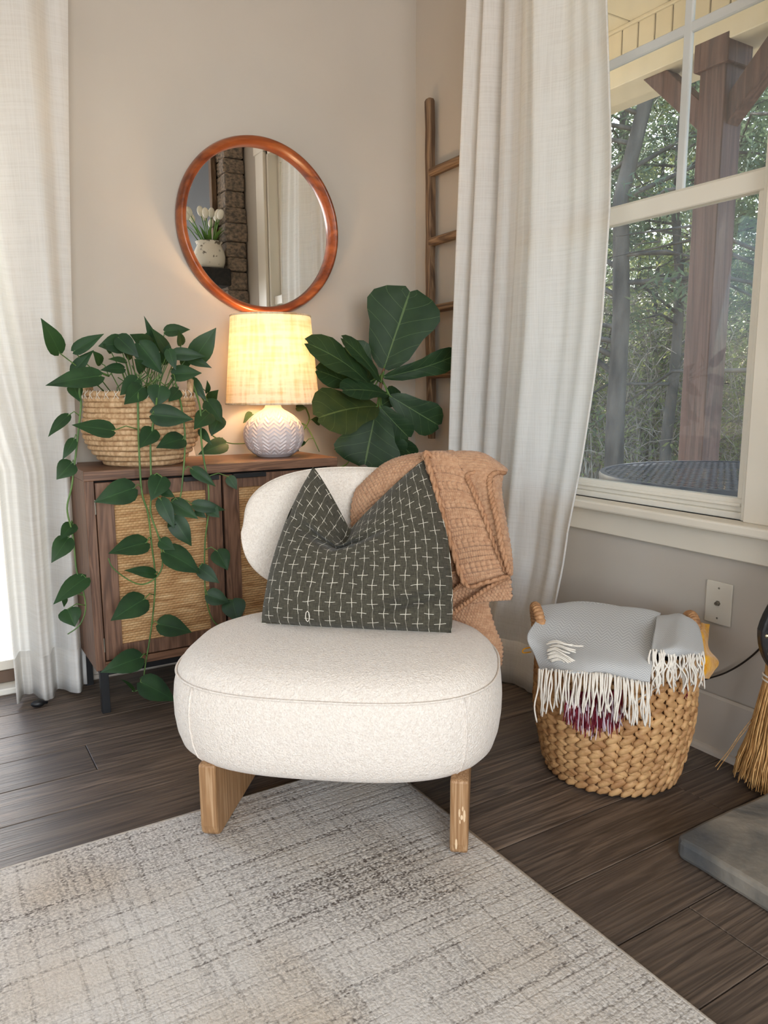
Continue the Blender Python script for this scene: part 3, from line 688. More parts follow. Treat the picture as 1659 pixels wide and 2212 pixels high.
# ================================================================ TABLE LAMP
LX, LY = -.733, -.185
lamp = thing('table_lamp', 'lit table lamp with cream linen drum shade and chevron ribbed round ceramic base', 'lamp', (LX, LY, ZT))
def chev(th, z):
    x = (th / (2 * PI) * 16) % 1; tri = abs(x - .5) * 2
    ph = (z * 74 - tri * 1.15) % 1
    return .0042 * (abs(ph - .5) * 2) ** 1
prof = []
for i in range(111):
    t = i / 110; z = t * .196
    if z < .165:
        u = (z - .082) / .088; r = .112 * max(.02, 1 - abs(u) ** 2.3) ** .5
    else: r = 0
    prof.append([r, z])
rp = [(.0, .060), (.004, .066), (.012, .079), (.03, .097), (.055, .109), (.08, .112), (.105, .1075), (.125, .096), (.142, .078), (.155, .058), (.164, .041), (.172, .032), (.182, .028), (.196, .027)]
def rlam(z):
    for (a, ra), (b_, rb) in zip(rp, rp[1:]):
        if z <= b_: return ra + (rb - ra) * (z - a) / (b_ - a)
    return rp[-1][1]
nn = 352
P = []
for i in range(131):
    z = .196 * i / 130; r = rlam(z) * .965; am = sstep(z, .008, .02) * (1 - sstep(z, .155, .17))
    P.append([(LX + (r - am * .0028 + am * chev(2 * PI * k / nn, z)) * math.cos(2 * PI * k / nn), LY + (r - am * .0028 + am * chev(2 * PI * k / nn, z)) * math.sin(2 * PI * k / nn), ZT + .001 + z) for k in range(nn)])
q = MB(); q.grid(P, wrap=True); q.add(P[0], [tuple(range(nn))]); part('base', q, M['ceramic'], lamp, smooth=True)
q = MB(); q.lathe([(.027, .195), (.012, .200), (.012, .235), (.016, .236), (.016, .262), (.0, .263)], 20, (LX, LY, ZT)); part('socket', q, M['steel'], lamp, smooth='auto')
SB, ST = .952 - ZT, 1.252 - ZT
q = MB(); q.lathe([(.164, SB), (.139, ST)], 72, (LX, LY, ZT)); sh = part('shade', q, M['shade'], lamp, smooth=True)
for nm, r, z in (('shade_rim', .1645, SB), ('shade_rim', .1395, ST)):
    q = MB(); q.lathe([(r + .0018 * math.cos(a), z + .003 * math.sin(a)) for a in np.linspace(0, 2 * PI, 9)[:-1]], 72, (LX, LY, ZT), closed=True); part(nm, q, M['shade'], sh, smooth=True)
q = MB()
for k in range(3):
    a = 2 * PI * k / 3; q.tube([(LX + .012 * math.cos(a), LY + .012 * math.sin(a), ZT + .236), (LX + .163 * math.cos(a), LY + .163 * math.sin(a), ZT + SB + .006)], .0015, 6)
part('spider', q, M['steel'], sh)
bm_ = bpy.data.materials.new('lit_bulb'); bm_.use_nodes = True; bb_ = bm_.node_tree.nodes['Principled BSDF']
bb_.inputs['Emission Color'].default_value = (1, .62, .28, 1); bb_.inputs['Emission Strength'].default_value = 12
q = MB(); q.ell((LX, LY, ZT + .300), [(.028, 0, 0), (0, .028, 0), (0, 0, .038)], 16, 10); bulb = part('bulb', q, bm_, lamp, smooth=True)
bulb.visible_shadow = True
ll = light('lamp_bulb_light', 'POINT', (0, 0, 0), 5.4, (1, .68, .38), shadow_soft_size=.03)
ll.parent = lamp; ll.location = (0, 0, .372)
q = MB(); q.tube([(LX + .05, LY + .10, ZT + .004), (LX + .13, LY + .145, ZT + .004), (LX + .17, -.026, ZT + .003)], .003, 6); part('cord', q, M['cable'], lamp, smooth=True)

# ================================================================ MIRROR
MX, MZ, MRO, MRI = -.690, 1.580, .310, .278
mir = thing('wall_mirror', 'round mirror in a deep reddish brown wooden frame on the back wall', 'mirror', (MX, -.002, MZ))
pr = [(MRO - .008, 0), (MRO, -.008), (MRO + .001, -.022), (MRO - .003, -.038), (MRO - .008, -.047), (MRO - .014, -.050), (MRO - .020, -.046), (MRI + .003, -.036), (MRI, -.030), (MRI - .001, -.012), (MRI, 0)]
q = MB(); n = 120
q.grid([[(MX + r * math.cos(2 * PI * k / n), -.002 + y, MZ + r * math.sin(2 * PI * k / n)) for k in range(n)] for r, y in pr + [pr[0]]], wrap=True)
part('frame', q, M['mirrorwood'], mir, smooth=True)
gm, nt, bs_ = base('mirror_silver', (.93, .93, .93, 1), .005, 1)
q = MB(); q.add([(MX + (MRI + .002) * math.cos(2 * PI * k / n), y, MZ + (MRI + .002) * math.sin(2 * PI * k / n)) for y in (-.014, -.006) for k in range(n)],
                [tuple(range(n)), tuple(range(2 * n - 1, n - 1, -1))] + [(k, (k + 1) % n, n + (k + 1) % n, n + k) for k in range(n)])
part('glass', q, gm, mir)

# ================================================================ LADDER on the right wall
lad = thing('blanket_ladder', 'rustic brown wooden ladder hung on the wall left of the right curtain', 'ladder', (-.03, -.25, .79))
def rail(pts, w_, d_):
    q = MB(); P = []
    for i, (y, z) in enumerate(pts):
        s_ = 1 - .25 * (i in (0, len(pts) - 1)); jx, jy = rnd.uniform(-.0015, .0015), rnd.uniform(-.002, .002)
        P.append([(-.03 + jx + d_ / 2 * s_ * a, y + jy + w_ / 2 * s_ * b_, z) for a, b_ in ((-1, -.75), (-.75, -1), (.75, -1), (1, -.75), (1, .75), (.75, 1), (-.75, 1), (-1, .75))])
    q.grid(P, wrap=True); q.add(P[0], [tuple(range(8))]); q.add(P[-1], [tuple(range(8))]); return q
zz = np.linspace(.80, 2.09, 14)
part('rail', rail([(-.163 + .024 * ((z - .8) / 1.29) + .003 * math.sin(z * 6), z) for z in zz] + [(-.139, 2.098)], .034, .030), M['ladder'], lad, smooth='auto')
part('rail', rail([(-.60 + .03 * ((z - .8) / 1.29) + .003 * math.sin(z * 5), z) for z in zz], .034, .030), M['ladder'], lad, smooth='auto')
M['rung'] = woodmat('ladder_rung_wood', S(90, 67, 48), S(126, 96, 68), S(160, 130, 98), 1, 1.2, .75, .4, True, .25)
for z, dz in ((1.826, .004), (1.568, .004), (1.312, .003), (1.056, .004)):
    q = MB(); q.bar((-.034, -.155, z), (-.034, -.60, z + dz), .030, .030); part('rung', q, M['rung'], lad, bevel=.006)

# ================================================================ CURTAINS
def curtain(name, label, edge0, edge1, plane, fold, z0, z1, nu=150, nv=60, hem=None, loc=(0, 0, 0)):
    rt = thing(name, label, 'curtain', loc)
    P = []
    for i in range(nv):
        z = z0(0) + (z1 - z0(0)) * i / (nv - 1)
        row = []
        for j_ in range(nu):
            s = j_ / (nu - 1); zb = z0(s); zz_ = zb + (z1 - zb) * i / (nv - 1)
            a = edge0(zz_) + (edge1(zz_) - edge0(zz_)) * s
            row.append(plane(a, fold(s, zz_), zz_))
        P.append(row)
    q = MB(); q.grid(P); part('panel', q, M['curtain'], rt, smooth=True)
    nh = 4
    q = MB(); q.grid([[V(p) for p in P[i]] for i in range(nh)]); o = part('hem', q, M['curtain'], rt, smooth=True); mod(o, 'SOLIDIFY', thickness=.004, offset=0)
    return rt, P
def foldR(s, z):
    k = .5 + .5 * math.tanh((1.9 - z) * 1.2)
    f = .040 * math.tanh(1.5 * math.sin(2 * PI * 6.6 * s ** .8 + .3)) * math.exp(-3.6 * s) + .018 * math.sin(2 * PI * (1.9 * s + .1) + .3 * z)
    f += .045 * (s - .35) * k * sstep(1.1 - z, 0, 1.1) + .010 * math.sin(2 * PI * 3.7 * s + .5 * z) + .003 * math.sin(2 * PI * 9 * s + 1.2 * z)
    return f
rc, PR = curtain('linen_curtain', 'sheer white linen curtain hanging beside the window behind the chair', lambda z: -.405 - .058 * z, lambda z: float(np.interp(z, [0, .34, .56, .78, 1.18, 1.5, 1.68, 2.05, 2.9], [-.985, -1.0, -1.022, -1.062, -1.118, -1.132, -1.127, -1.092, -1.03])),
    lambda a, f, z: V((-.105 - f - .05 * sstep(.5 - z, 0, .5), a, z)), foldR, lambda s: .012 + .006 * math.sin(7 * s), 2.92, loc=(-.125, -.7, 0))
q = MB(); e = [V(r[-1]) for r in PR]; q.tube(e, .0035, 6); part('side_hem', q, M['curtain'], rc, smooth=True)
def foldL(s, z):
    return .045 * math.tanh(1.6 * math.sin(2 * PI * (2.3 * s ** 1.1) + 2.6 + .22 * z)) * (.8 + .2 * math.sin(3 * s + z)) + .007 * math.sin(2 * PI * 6.3 * s + .6 * z)
lc, PLc = curtain('linen_curtain', 'white linen curtain glowing over the glass door at the far left', lambda z: -1.622 - .25 * max(0, z - .75), lambda z: -1.400 + .010 * z + .013 * z * z,
    lambda a, f, z: V((a, -.112 - f, z)), foldL, lambda s: .012 + .004 * math.sin(9 * s), 2.92, loc=(-1.6, -.11, 0))
for nm, lab, a, c_ in (('curtain_rod', 'black curtain rod above the window carrying the right curtain', (-.125, -.25, 2.93), (-.125, -2.0, 2.93)), ('curtain_rod', 'black curtain rod above the glass door carrying the left curtain', (-1.28, -.112, 2.93), (-3.0, -.112, 2.93))):
    q = MB(); q.tube([a, c_], .012, 12); r_ = solo(nm, q, M['black'], lab, 'curtain rod', a, smooth='auto')
    q = MB(); q.ell(a, [(.022, 0, 0), (0, .022, 0), (0, 0, .022)], 12, 8); part('finial', q, M['black'], r_, smooth=True)
    wv = V((.125, 0, 0)) if a[1] < -.2 else V((0, .112, 0))
    q = MB(); m0 = V(a) * .93 + V(c_) * .07; q.tube([m0, m0 + wv], .007, 8); part('bracket', q, M['black'], r_)
    q = MB(); m1 = V(a) * .1 + V(c_) * .9; q.tube([m1, m1 + wv], .007, 8); part('bracket', q, M['black'], r_)
q = MB(); p = pt(83, 1527, z=0.0); q.ell(p + V((0, 0, .012)), [(.022, 0, 0), (0, .014, 0), (0, 0, .012)], 12, 8); q.tube([p + V((.01, 0, .012)), p + V((.028, .006, .008))], .005, 6)
solo('door_stop', q, M['black'], 'small black rubber stop on the floor under the left curtain hem', 'door stop', p, smooth=True)

# ================================================================ LEAVES
POTH = [(0, .22), (.05, .62), (.14, .92), (.27, 1), (.42, .95), (.58, .76), (.74, .48), (.87, .24), (.95, .10), (1, .01)]
FIDD = [(0, .14), (.08, .36), (.2, .56), (.36, .66), (.5, .74), (.64, .92), (.76, 1), (.87, .90), (.95, .62), (1, .16)]
def leafmb(B, T, w, kind, facing, fold=.18, arc=.10, wav=.0, mb=None, roll=0):
    B, T = V(B), V(T); L = T - B; ln = L.length; d = L.normalized()
    Wd = d.cross(V(facing)).normalized(); N_ = Wd.cross(d).normalized()
    if roll:
        r = Matrix.Rotation(roll, 3, d); Wd = r @ Wd; N_ = r @ N_
    m = 4; P = []
    prof = POTH if kind == 'p' else FIDD
    for i, (t, k) in enumerate(prof):
        row = []
        for j in range(-m, m + 1):
            u = j / m; hw = w / 2 * k
            back = -.06 * ln * (1 - t) ** 6 * abs(u) if kind == 'p' else (0.05 * ln * (t ** 8) * abs(u))
            h = fold * hw * (abs(u) ** 1.3) + arc * ln * (4 * t * (1 - t)) * (.5) - arc * ln * .5 * t * t * 0
            h -= .35 * hw * abs(u) ** 2.5 * fold * 2
            h += wav * ln * math.sin(t * 14 + j) * abs(u) ** 2
            row.append(B + d * (ln * t + back) + Wd * hw * u + N_ * h)
        P.append(row)
    mb = mb or MB(); mb.grid(P); return mb
def toward_cam(p, up=.5, jit=.35):
    c = (V(CAM) - V(p)).normalized()
    return (c + V((rnd.uniform(-jit, jit), rnd.uniform(-jit, jit), up + rnd.uniform(-jit, jit) * .6))).normalized()

# ---------------------------------------------------------------- coiled planter basket
BX, BY = -1.196, -.19
plb = thing('coiled_basket', 'coiled straw planter basket holding the trailing pothos on the cabinet', 'basket', (BX, BY, ZT))
rad = [.118, .136, .150, .160, .168, .174, .176, .175, .172, .169, .167, .166, .165, .163]
nz = len(rad); hz_ = .232 / nz
for i, r in enumerate(rad):
    P = []; n = 90
    for k in range(n):
        a = 2 * PI * k / n; c_ = V((math.cos(a), math.sin(a), 0)); wob = .0018 * mnoise.noise(V((math.cos(a) * 2, math.sin(a) * 2, i * 3.7)))
        z = ZT + .002 + hz_ * (i + .5) + wob; fat = hz_ * .525 * (1 + .04 * abs(math.sin(a * 23 + i * 2)) + .1 * mnoise.noise(V((a * 3, i * 5.1, 0))))
        P.append([V((BX, BY, z)) + c_ * (r + fat * .95 * math.cos(b_)) + V((0, 0, fat * math.sin(b_))) for b_ in np.linspace(0, 2 * PI, 9)[:-1]])
    P.append(P[0]); q = MB(); q.grid(P, wrap=True); part('coil', q, M['straw'], plb, smooth=True)
q = MB()
for k in range(34):
    a = 2 * PI * k / 34; c_ = V((math.cos(a), math.sin(a), 0)); tg = V((-math.sin(a), math.cos(a), 0)); z = ZT + .232 - .008
    for s_ in (-1, 1):
        q.tube([V((BX, BY, z - .013)) + c_ * .175 + tg * .008 * s_, V((BX, BY, z)) + c_ * .1775, V((BX, BY, z + .012)) + c_ * .170 - tg * .008 * s_], .0011, 4)
part('rim_stitching', q, M['fringe'], plb, kind='stuff')
for a0 in (math.radians(158), math.radians(-22)):
    q = MB(); c_ = V((math.cos(a0), math.sin(a0), 0)); tg = V((-math.sin(a0), math.cos(a0), 0)); z = ZT + .226
    q.tube([V((BX, BY, z)) + c_ * .162 + tg * .05 * math.cos(t) + V((0, 0, .042 * math.sin(t))) for t in np.linspace(0, PI, 15)], .011, 8); part('handle', q, M['straw'], plb, smooth=True)
q = MB(); q.lathe([(.0, .195), (.08, .20), (.150, .197), (.155, .19)], 40, (BX, BY, ZT)); part('soil', q, M['soil'], plb, smooth=True)
q = MB(); q.lathe([(.0, .001), (.118, .001), (.118, .006), (.0, .006)], 40, (BX, BY, ZT)); part('bottom', q, M['straw'], plb)

# ---------------------------------------------------------------- trailing pothos
poth = thing('trailing_pothos', 'trailing pothos with long leafy vines growing from the coiled basket', 'plant', (BX, BY, ZT + .2))
VY = {}
def strand(pts):
    """pts: (u, v, depth plane y)"""
    P = [pt(u, v, y=y) for u, v, y in pts]; out = [crom(P, i / (len(P) * 6)) for i in range(len(P) * 6 + 1)]; return out
ED = -.405
strands = [strand(p) for p in (
    [(235, 812, -.30), (190, 800, -.36), (172, 840, -.37), (175, 870, -.36), (172, 905, -.36), (165, 970, -.36), (155, 1050, -.36), (145, 1100, -.36), (158, 1160, -.36), (165, 1230, -.37), (178, 1270, -.37), (185, 1315, -.37), (172, 1350, -.37), (146, 1370, -.37)],
    [(300, 830, -.32), (298, 862, -.385), (300, 960, -.395), (306, 1060, ED), (320, 1110, ED), (328, 1180, ED), (335, 1240, ED), (333, 1300, ED), (325, 1370, ED), (315, 1430, ED), (308, 1475, ED), (297, 1491, ED), (285, 1493, ED)],
    [(338, 836, -.32), (338, 870, -.385), (330, 920, -.39), (325, 960, -.395), (327, 1060, ED), (326, 1110, ED), (345, 1168, ED - .01), (351, 1220, ED - .01), (336, 1248, ED - .015), (310, 1262, ED - .015), (282, 1255, ED - .015), (245, 1228, ED - .01), (234, 1206, ED - .01)],
    [(380, 830, -.32), (392, 880, -.37), (400, 950, -.39), (393, 1050, ED), (386, 1090, ED), (384, 1110, ED)],
    [(415, 825, -.28), (432, 880, -.35), (434, 940, -.37), (440, 990, -.39), (450, 1050, ED), (450, 1110, ED), (443, 1170, ED), (442, 1240, ED), (445, 1290, ED), (456, 1332, ED), (475, 1353, ED), (502, 1350, ED)],
    [(415, 830, -.22), (440, 865, -.20), (450, 900, -.18), (455, 935, -.17), (475, 950, -.17), (500, 958, -.12), (530, 958, -.06)],
    [(640, 940, -.05), (650, 915, -.05), (668, 930, -.06), (690, 976, -.09)],
    [(660, 880, -.06), (668, 905, -.06), (655, 930, -.05)],
    [(728, 1012, -.10), (748, 1003, -.10), (757, 985, -.10), (745, 968, -.10)])]
for p in strands:
    q = MB(); rr = [.0034 - .0016 * i / len(p) for i in range(len(p))]; q.tube(p, rr, 6); part('vine', q, M['vine'], poth, smooth=True)
allp = [p for s_ in strands for p in s_]
# (base u,v, tip u,v, width px, depth plane)  measured leaf by leaf
LV = [(128, 762, 88, 687, 40, -.34), (159, 759, 225, 721, 30, -.33), (157, 806, 203, 756, 28, -.30), (218, 812, 98, 833, 44, -.40), (158, 832, 172, 868, 30, -.35),
      (148, 897, 104, 944, 25, -.37), (245, 930, 155, 918, 36, -.41), (160, 949, 135, 993, 22, -.37), (155, 1000, 122, 1036, 40, -.37),
      (268, 742, 212, 748, 40, -.26), (255, 728, 300, 772, 36, -.28), (328, 752, 280, 722, 36, -.22), (300, 742, 350, 808, 50, -.30), (342, 757, 311, 682, 18, -.20), (365, 765, 325, 707, 26, -.24),
      (356, 716, 411, 712, 26, -.18), (420, 776, 467, 708, 44, -.22), (372, 764, 445, 770, 26, -.27), (405, 772, 458, 795, 20, -.24), (364, 755, 380, 800, 22, -.31), (372, 808, 436, 806, 34, -.30),
      (268, 796, 216, 800, 24, -.31), (272, 780, 233, 776, 16, -.30), (298, 818, 259, 854, 34, -.35), (308, 836, 268, 874, 40, -.37), (345, 834, 338, 880, 44, -.375), (218, 785, 199, 757, 22, -.28),
      (385, 842, 364, 868, 26, -.36), (328, 895, 418, 906, 46, -.405), (332, 928, 302, 968, 38, -.40), (396, 948, 337, 968, 40, -.40), (412, 818, 446, 866, 22, -.28), (448, 848, 447, 821, 12, -.24),
      (453, 868, 472, 842, 25, -.22), (448, 866, 480, 914, 36, -.26), (452, 893, 419, 928, 36, -.36), (474, 900, 456, 942, 32, -.24), (488, 958, 428, 982, 32, -.24), (432, 928, 458, 962, 16, -.36),
      (415, 1013, 466, 1051, 24, -.41), (417, 1090, 487, 1102, 25, -.41), (423, 1102, 446, 1119, 16, -.41), (451, 1096, 474, 1118, 25, -.42), (494, 1030, 512, 1058, 20, -.40),
      (290, 1054, 203, 1085, 52, -.42), (350, 1030, 326, 1082, 42, -.42), (348, 1060, 378, 1074, 20, -.42), (347, 1078, 377, 1142, 30, -.43), (370, 1084, 428, 1121, 34, -.415), (374, 1118, 414, 1180, 38, -.43), (378, 1128, 362, 1140, 16, -.42),
      (317, 1172, 234, 1196, 44, -.43), (346, 1168, 378, 1188, 26, -.43), (354, 1192, 433, 1239, 54, -.44), (336, 1240, 268, 1232, 24, -.43), (430, 1226, 474, 1260, 28, -.42), (469, 1190, 492, 1232, 36, -.43),
      (447, 1284, 497, 1302, 32, -.43), (502, 1296, 514, 1344, 44, -.44), (312, 1294, 239, 1341, 52, -.43), (342, 1348, 414, 1366, 46, -.43), (305, 1420, 217, 1453, 46, -.43), (303, 1473, 379, 1514, 50, -.44), (290, 1492, 260, 1467, 10, -.42),
      (158, 1132, 130, 1166, 30, -.36), (148, 1162, 111, 1216, 40, -.38), (186, 1248, 115, 1306, 42, -.39), (146, 1316, 162, 1354, 46, -.39), (140, 1290, 138, 1312, 12, -.36),
      (545, 894, 525, 914, 18, -.06), (640, 880, 662, 882, 14, -.06), (690, 912, 672, 906, 16, -.08), (655, 962, 650, 950, 12, -.05), (766, 955, 722, 972, 34, -.12),
      (285, 770, 262, 752, 22, -.24), (330, 790, 310, 762, 26, -.27), (350, 785, 366, 742, 24, -.23), (395, 790, 420, 752, 24, -.21), (310, 800, 290, 775, 26, -.30), (240, 760, 222, 742, 18, -.26), (392, 745, 384, 712, 18, -.2), (318, 736, 328, 712, 18, -.2)]
for i, (bu, bv, tu, tv, wd, y) in enumerate(LV):
    B = pt(bu, bv, y=y + .012); T_ = pt(tu, tv, y=y - .012 + rnd.uniform(-.02, .012))
    pxm = (pt(bu + 50, bv, y=y) - pt(bu, bv, y=y)).length / 50
    q = leafmb(B, T_, wd * pxm * 1.12, 'p', toward_cam(B, .35, .3), .25, rnd.uniform(.06, .16))
    near = min(allp, key=lambda p: (p - B).length + max(0, B.z - p.z) * .4)
    crown = V((BX + (B.x - BX) * .35, BY - .03 + rnd.uniform(-.03, .03), ZT + .2))
    if B.z > ZT + .19 and (near - B).length > .06: near = crown
    q.cur = 1; mid = (near + B) / 2 + V((0, -.004, .012)); q.tube([near, mid, B, B + (T_ - B) * .05], .0017, 5)
    part('leaf', q, [M['pothos'], M['vine']], poth, smooth=True)
q = MB()
for k in range(26):
    a = rnd.uniform(0, 2 * PI); r = rnd.uniform(.02, .11); p = V((BX + r * math.cos(a), BY + r * math.sin(a), ZT + .195))
    q.tube([p, p + V((rnd.uniform(-.02, .02), rnd.uniform(-.02, .02), .05)), p + V((rnd.uniform(-.05, .05), rnd.uniform(-.05, .03), rnd.uniform(.07, .12)))], .0018, 5)
part('stems', q, M['vine'], poth, kind='stuff', smooth=True)

q = MB(); p = pt(424, 985, z=ZT + .003); q.prism([(0, 0), (.045, 0), (.030, .075), (.006, .078)], p + V((-.04, .02, -.001)), (1, 0, 0), (0, .12, 1), (0, 1, 0), .012)
solo('folded_card', q, M['paper'], 'small white card standing on the cabinet behind the coiled basket', 'card', p, bevel=.001)

# ---------------------------------------------------------------- fiddle leaf fig
FX, FY = -.352, -.27
fpot = thing('planter', 'dark round planter on the floor behind the chair holding the fiddle leaf fig', 'planter', (FX, FY, 0))
q = MB(); q.lathe([(0, .001), (.105, .001), (.11, .01), (.135, .28), (.14, .30), (.132, .30), (.125, .27), (0, .27)], 48, (FX, FY, 0)); part('pot', q, M['potdark'], fpot, smooth='auto')
q = MB(); q.lathe([(0, .276), (.124, .272)], 30, (FX, FY, 0)); part('soil', q, M['soil'], fpot)
fig = thing('fiddle_leaf_fig', 'fiddle leaf fig with large dark leaves between the lamp and the ladder', 'plant', (FX, FY, .27))
tr = [V((FX - .02, FY, .272)), V((FX + .01, FY + .005, .5)), pt(822, 1000, y=-.27), pt(816, 930, y=-.27), pt(818, 870, y=-.27), pt(825, 815, y=-.27), pt(830, 796, y=-.27)]
q = MB(); q.tube([crom(tr, i / 30) for i in range(31)], [.010 - .005 * i / 30 for i in range(31)], 8); part('trunk', q, M['trunk'], fig, smooth=True)
q = MB(); q.tube([V((FX - .035, FY - .02, .272)), pt(812, 1010, y=-.29), pt(812, 940, y=-.29)], .005, 6); solo('plant_stake', q, M['stake'], 'thin dark stake beside the trunk of the fiddle leaf fig', 'stake', (FX - .035, FY - .02, .272))
q = MB(); a = pt(823, 960, y=-.26); q.ell(a + V((0, .0, -.05)), [(.012, 0, 0), (0, .012, 0), (0, 0, .05)], 8, 6); part('bark_patch', q, M['trunk'], fig, smooth=True)
FL = [(829, 797, 886, 630, 132, -.27, -.31, 0, .02, 'fig'), (829, 815, 987, 766, 44, -.28, -.36, .5, .20, 'fig'), (806, 842, 666, 742, 58, -.28, -.36, .3, .16, 'fig'), (803, 832, 745, 750, 72, -.24, -.22, 0, .10, 'fig'),
      (823, 826, 741, 732, 36, -.30, -.34, .5, .10, 'fig'), (778, 842, 686, 800, 46, -.25, -.28, .2, .10, 'fig'), (838, 852, 741, 843, 50, -.32, -.38, .3, .10, 'fig'), (815, 878, 688, 902, 96, -.31, -.36, .2, .14, 'figyellow'),
      (812, 888, 788, 1003, 118, -.30, -.31, 0, .08, 'fig'), (842, 855, 946, 918, 62, -.30, -.34, .3, .14, 'fig'), (820, 878, 882, 944, 46, -.31, -.34, .3, .10, 'fig'), (834, 920, 894, 988, 36, -.26, -.27, .3, .14, 'fig'),
      (824, 876, 866, 850, 44, -.25, -.23, 0, .08, 'fig'), (815, 890, 760, 905, 60, -.26, -.26, 0, .1, 'figyellow'), (826, 920, 852, 985, 60, -.29, -.30, .2, .1, 'fig')]
for bu, bv, tu, tv, wd, y0, y1, roll, arc, mm in FL:
    B, T_ = pt(bu, bv, y=y0), pt(tu, tv, y=y1); pxm = (pt(bu + 50, bv, y=y0) - pt(bu, bv, y=y0)).length / 50
    q = leafmb(B, T_, wd * pxm * 1.05, 'f', toward_cam(B, .3, .1), .25, arc, .012, roll=roll)
    st = crom(tr, min(1, max(.4, .4 + .6 * (970 - bv) / 170)))
    q.cur = 1; q.tube([st, (st + B) / 2 + V((0, 0, .006)), B, B + (T_ - B) * .06], .003, 6)
    part('leaf', q, [M[mm], M['vine']], fig, smooth=True, label='leaf yellowing at its edge' if mm == 'figyellow' else None)

# ================================================================ BLANKET BASKET
KX, KY = -.315, -.1 - 1.305
kb = thing('woven_basket', 'tan braided water hyacinth basket full of throws under the window', 'basket', (KX, KY, 0))
rows = 14; hb = .350
for i in range(rows):
    z = .012 + hb * (i + .5) / rows; t = i / rows; r = .166 + .030 * min(1, t * 2.2) ** .7 + .004 * math.sin(3 * t)
    q = MB(); n = 38; hh = hb / rows
    for k in range(n):
        for s_ in (-1, 1):
            a = 2 * PI * (k + .08 * i + rnd.uniform(-.06, .06)) / n; c_ = V((math.cos(a), math.sin(a), 0)); tg = V((-math.sin(a), math.cos(a), 0))
            ax = (tg * .84 + V((0, 0, -s_ * .54))).normalized(); up = ax.cross(c_).normalized()
            q.ell(V((KX, KY, z + s_ * hh * .25 + rnd.uniform(-.001, .001))) + c_ * (r + rnd.uniform(-.0015, .0015)), [ax * .0235, up * .0104, (c_ * .0085 - tg * .005)], 8, 6)
    part('braid', q, M['braid'], kb, smooth=True)
q = MB(); q.lathe([(.0, .004), (.160, .004), (.170, .02), (.194, .16), (.196, .35), (.186, .35), (.184, .16), (.16, .03), (0, .02)], 48, (KX, KY, 0)); part('lining', q, M['lining'], kb, smooth='auto')
hd = V((RC[0][0], RC[0][1], 0)).normalized()
def handle(c, tilt):
    P = [c + V((-hd.y, hd.x, 0)) * .047 * math.cos(t) + V((0, 0, .072 * max(0, math.sin(t)) ** .8)) + hd * tilt * math.sin(t) for t in np.linspace(0, PI, 97)]
    q = MB(); q.tube(P, [.0108 + .0026 * abs(math.sin(i * PI / 5)) for i in range(97)], 12); return q
part('handle', handle(V((KX, KY, .350)) - hd * .198 + V((0, 0, .02)), -.012), M['wrap'], kb, smooth=True)
part('handle', handle(V((KX, KY, .330)) + hd * .212 + V((-hd.y, hd.x, 0)) * .05, .004), M['wrap'], kb, smooth=True)
D0 = float(RC[2] @ (np.array([KX, KY, .38]) - CAM))
Q_ = lambda *p: [ptd(u, v, D0 + d) for u, v, d in p]
thr = thing('herringbone_throw', 'grey herringbone wool throw with cream fringe draped over the braided basket', 'blanket', (KX, KY, .38))
rowsT = [Q_((1182, 1345, .17), (1255, 1345, .19), (1340, 1350, .19), (1428, 1362, .17)), Q_((1168, 1312, .08), (1245, 1303, .11), (1340, 1312, .11), (1427, 1326, .08)),
         Q_((1160, 1340, -.03), (1240, 1338, -.03), (1330, 1348, -.03), (1422, 1362, -.03)), Q_((1140, 1376, -.08), (1225, 1388, -.13), (1322, 1400, -.165), (1414, 1405, -.175)),
         Q_((1152, 1408, -.10), (1228, 1425, -.18), (1318, 1436, -.225), (1408, 1440, -.232)), Q_((1166, 1446, -.11), (1238, 1456, -.215), (1322, 1463, -.235), (1402, 1482, -.24))]
wob = lambda u, v: .003 * math.sin(9 * u + 4 * v) + .004 * mnoise.noise(V((u * 4, v * 4, 1)))
q = MB(); q.grid(patch(rowsT, 60, 70, wob)); o = part('main_fold', q, M['herring'], thr, smooth=True); mod(o, 'SOLIDIFY', thickness=.006, offset=0)
rowsF = [Q_((1424, 1362, .16), (1470, 1360, .15), (1508, 1380, .10)), Q_((1420, 1334, .07), (1472, 1330, .06), (1508, 1352, .03)), Q_((1416, 1356, -.05), (1468, 1352, -.06), (1517, 1380, -.06)), Q_((1408, 1400, -.20), (1462, 1396, -.205), (1521, 1408, -.15)), Q_((1404, 1412, -.21), (1460, 1415, -.21), (1517, 1418, -.15))]
q = MB(); P = patch(rowsF, 36, 50, wob); q.grid(P); o = part('side_fold', q, M['herring'], thr, smooth=True); mod(o, 'SOLIDIFY', thickness=.006, offset=0)
def yarn(q, pxs, r, n=5):
    P = Q_(*pxs); m = len(P) * 3; q.tube([crom(P, i / m) for i in range(m + 1)], [r] * m + [r * .75], n)
q = MB(); hemc = rowsT[-1]
for k in range(64):
    u = 1163 + 240 * k / 63 + rnd.uniform(-2, 2); f = k / 63; v = 1444 + 18 * f + 14 * max(0, f - .6) / .4 + rnd.uniform(-2, 2); d = -.13 - .115 * math.sin(PI / 2 * min(1, .1 + f * 1.3))
    L = rnd.uniform(72, 100) * (1.18 if k < 5 else 1); s = rnd.uniform(-9, 9) - 6 * (1 - f)
    yarn(q, [(u, v, d - .004), (u + s * .3 + rnd.uniform(-3, 3), v + L * .35, d - .012 + .02 * f * 0), (u + s * .6 + rnd.uniform(-5, 5), v + L * .7, d - .006), (u + s + rnd.uniform(-4, 4), v + L, d + .004)], .0021)
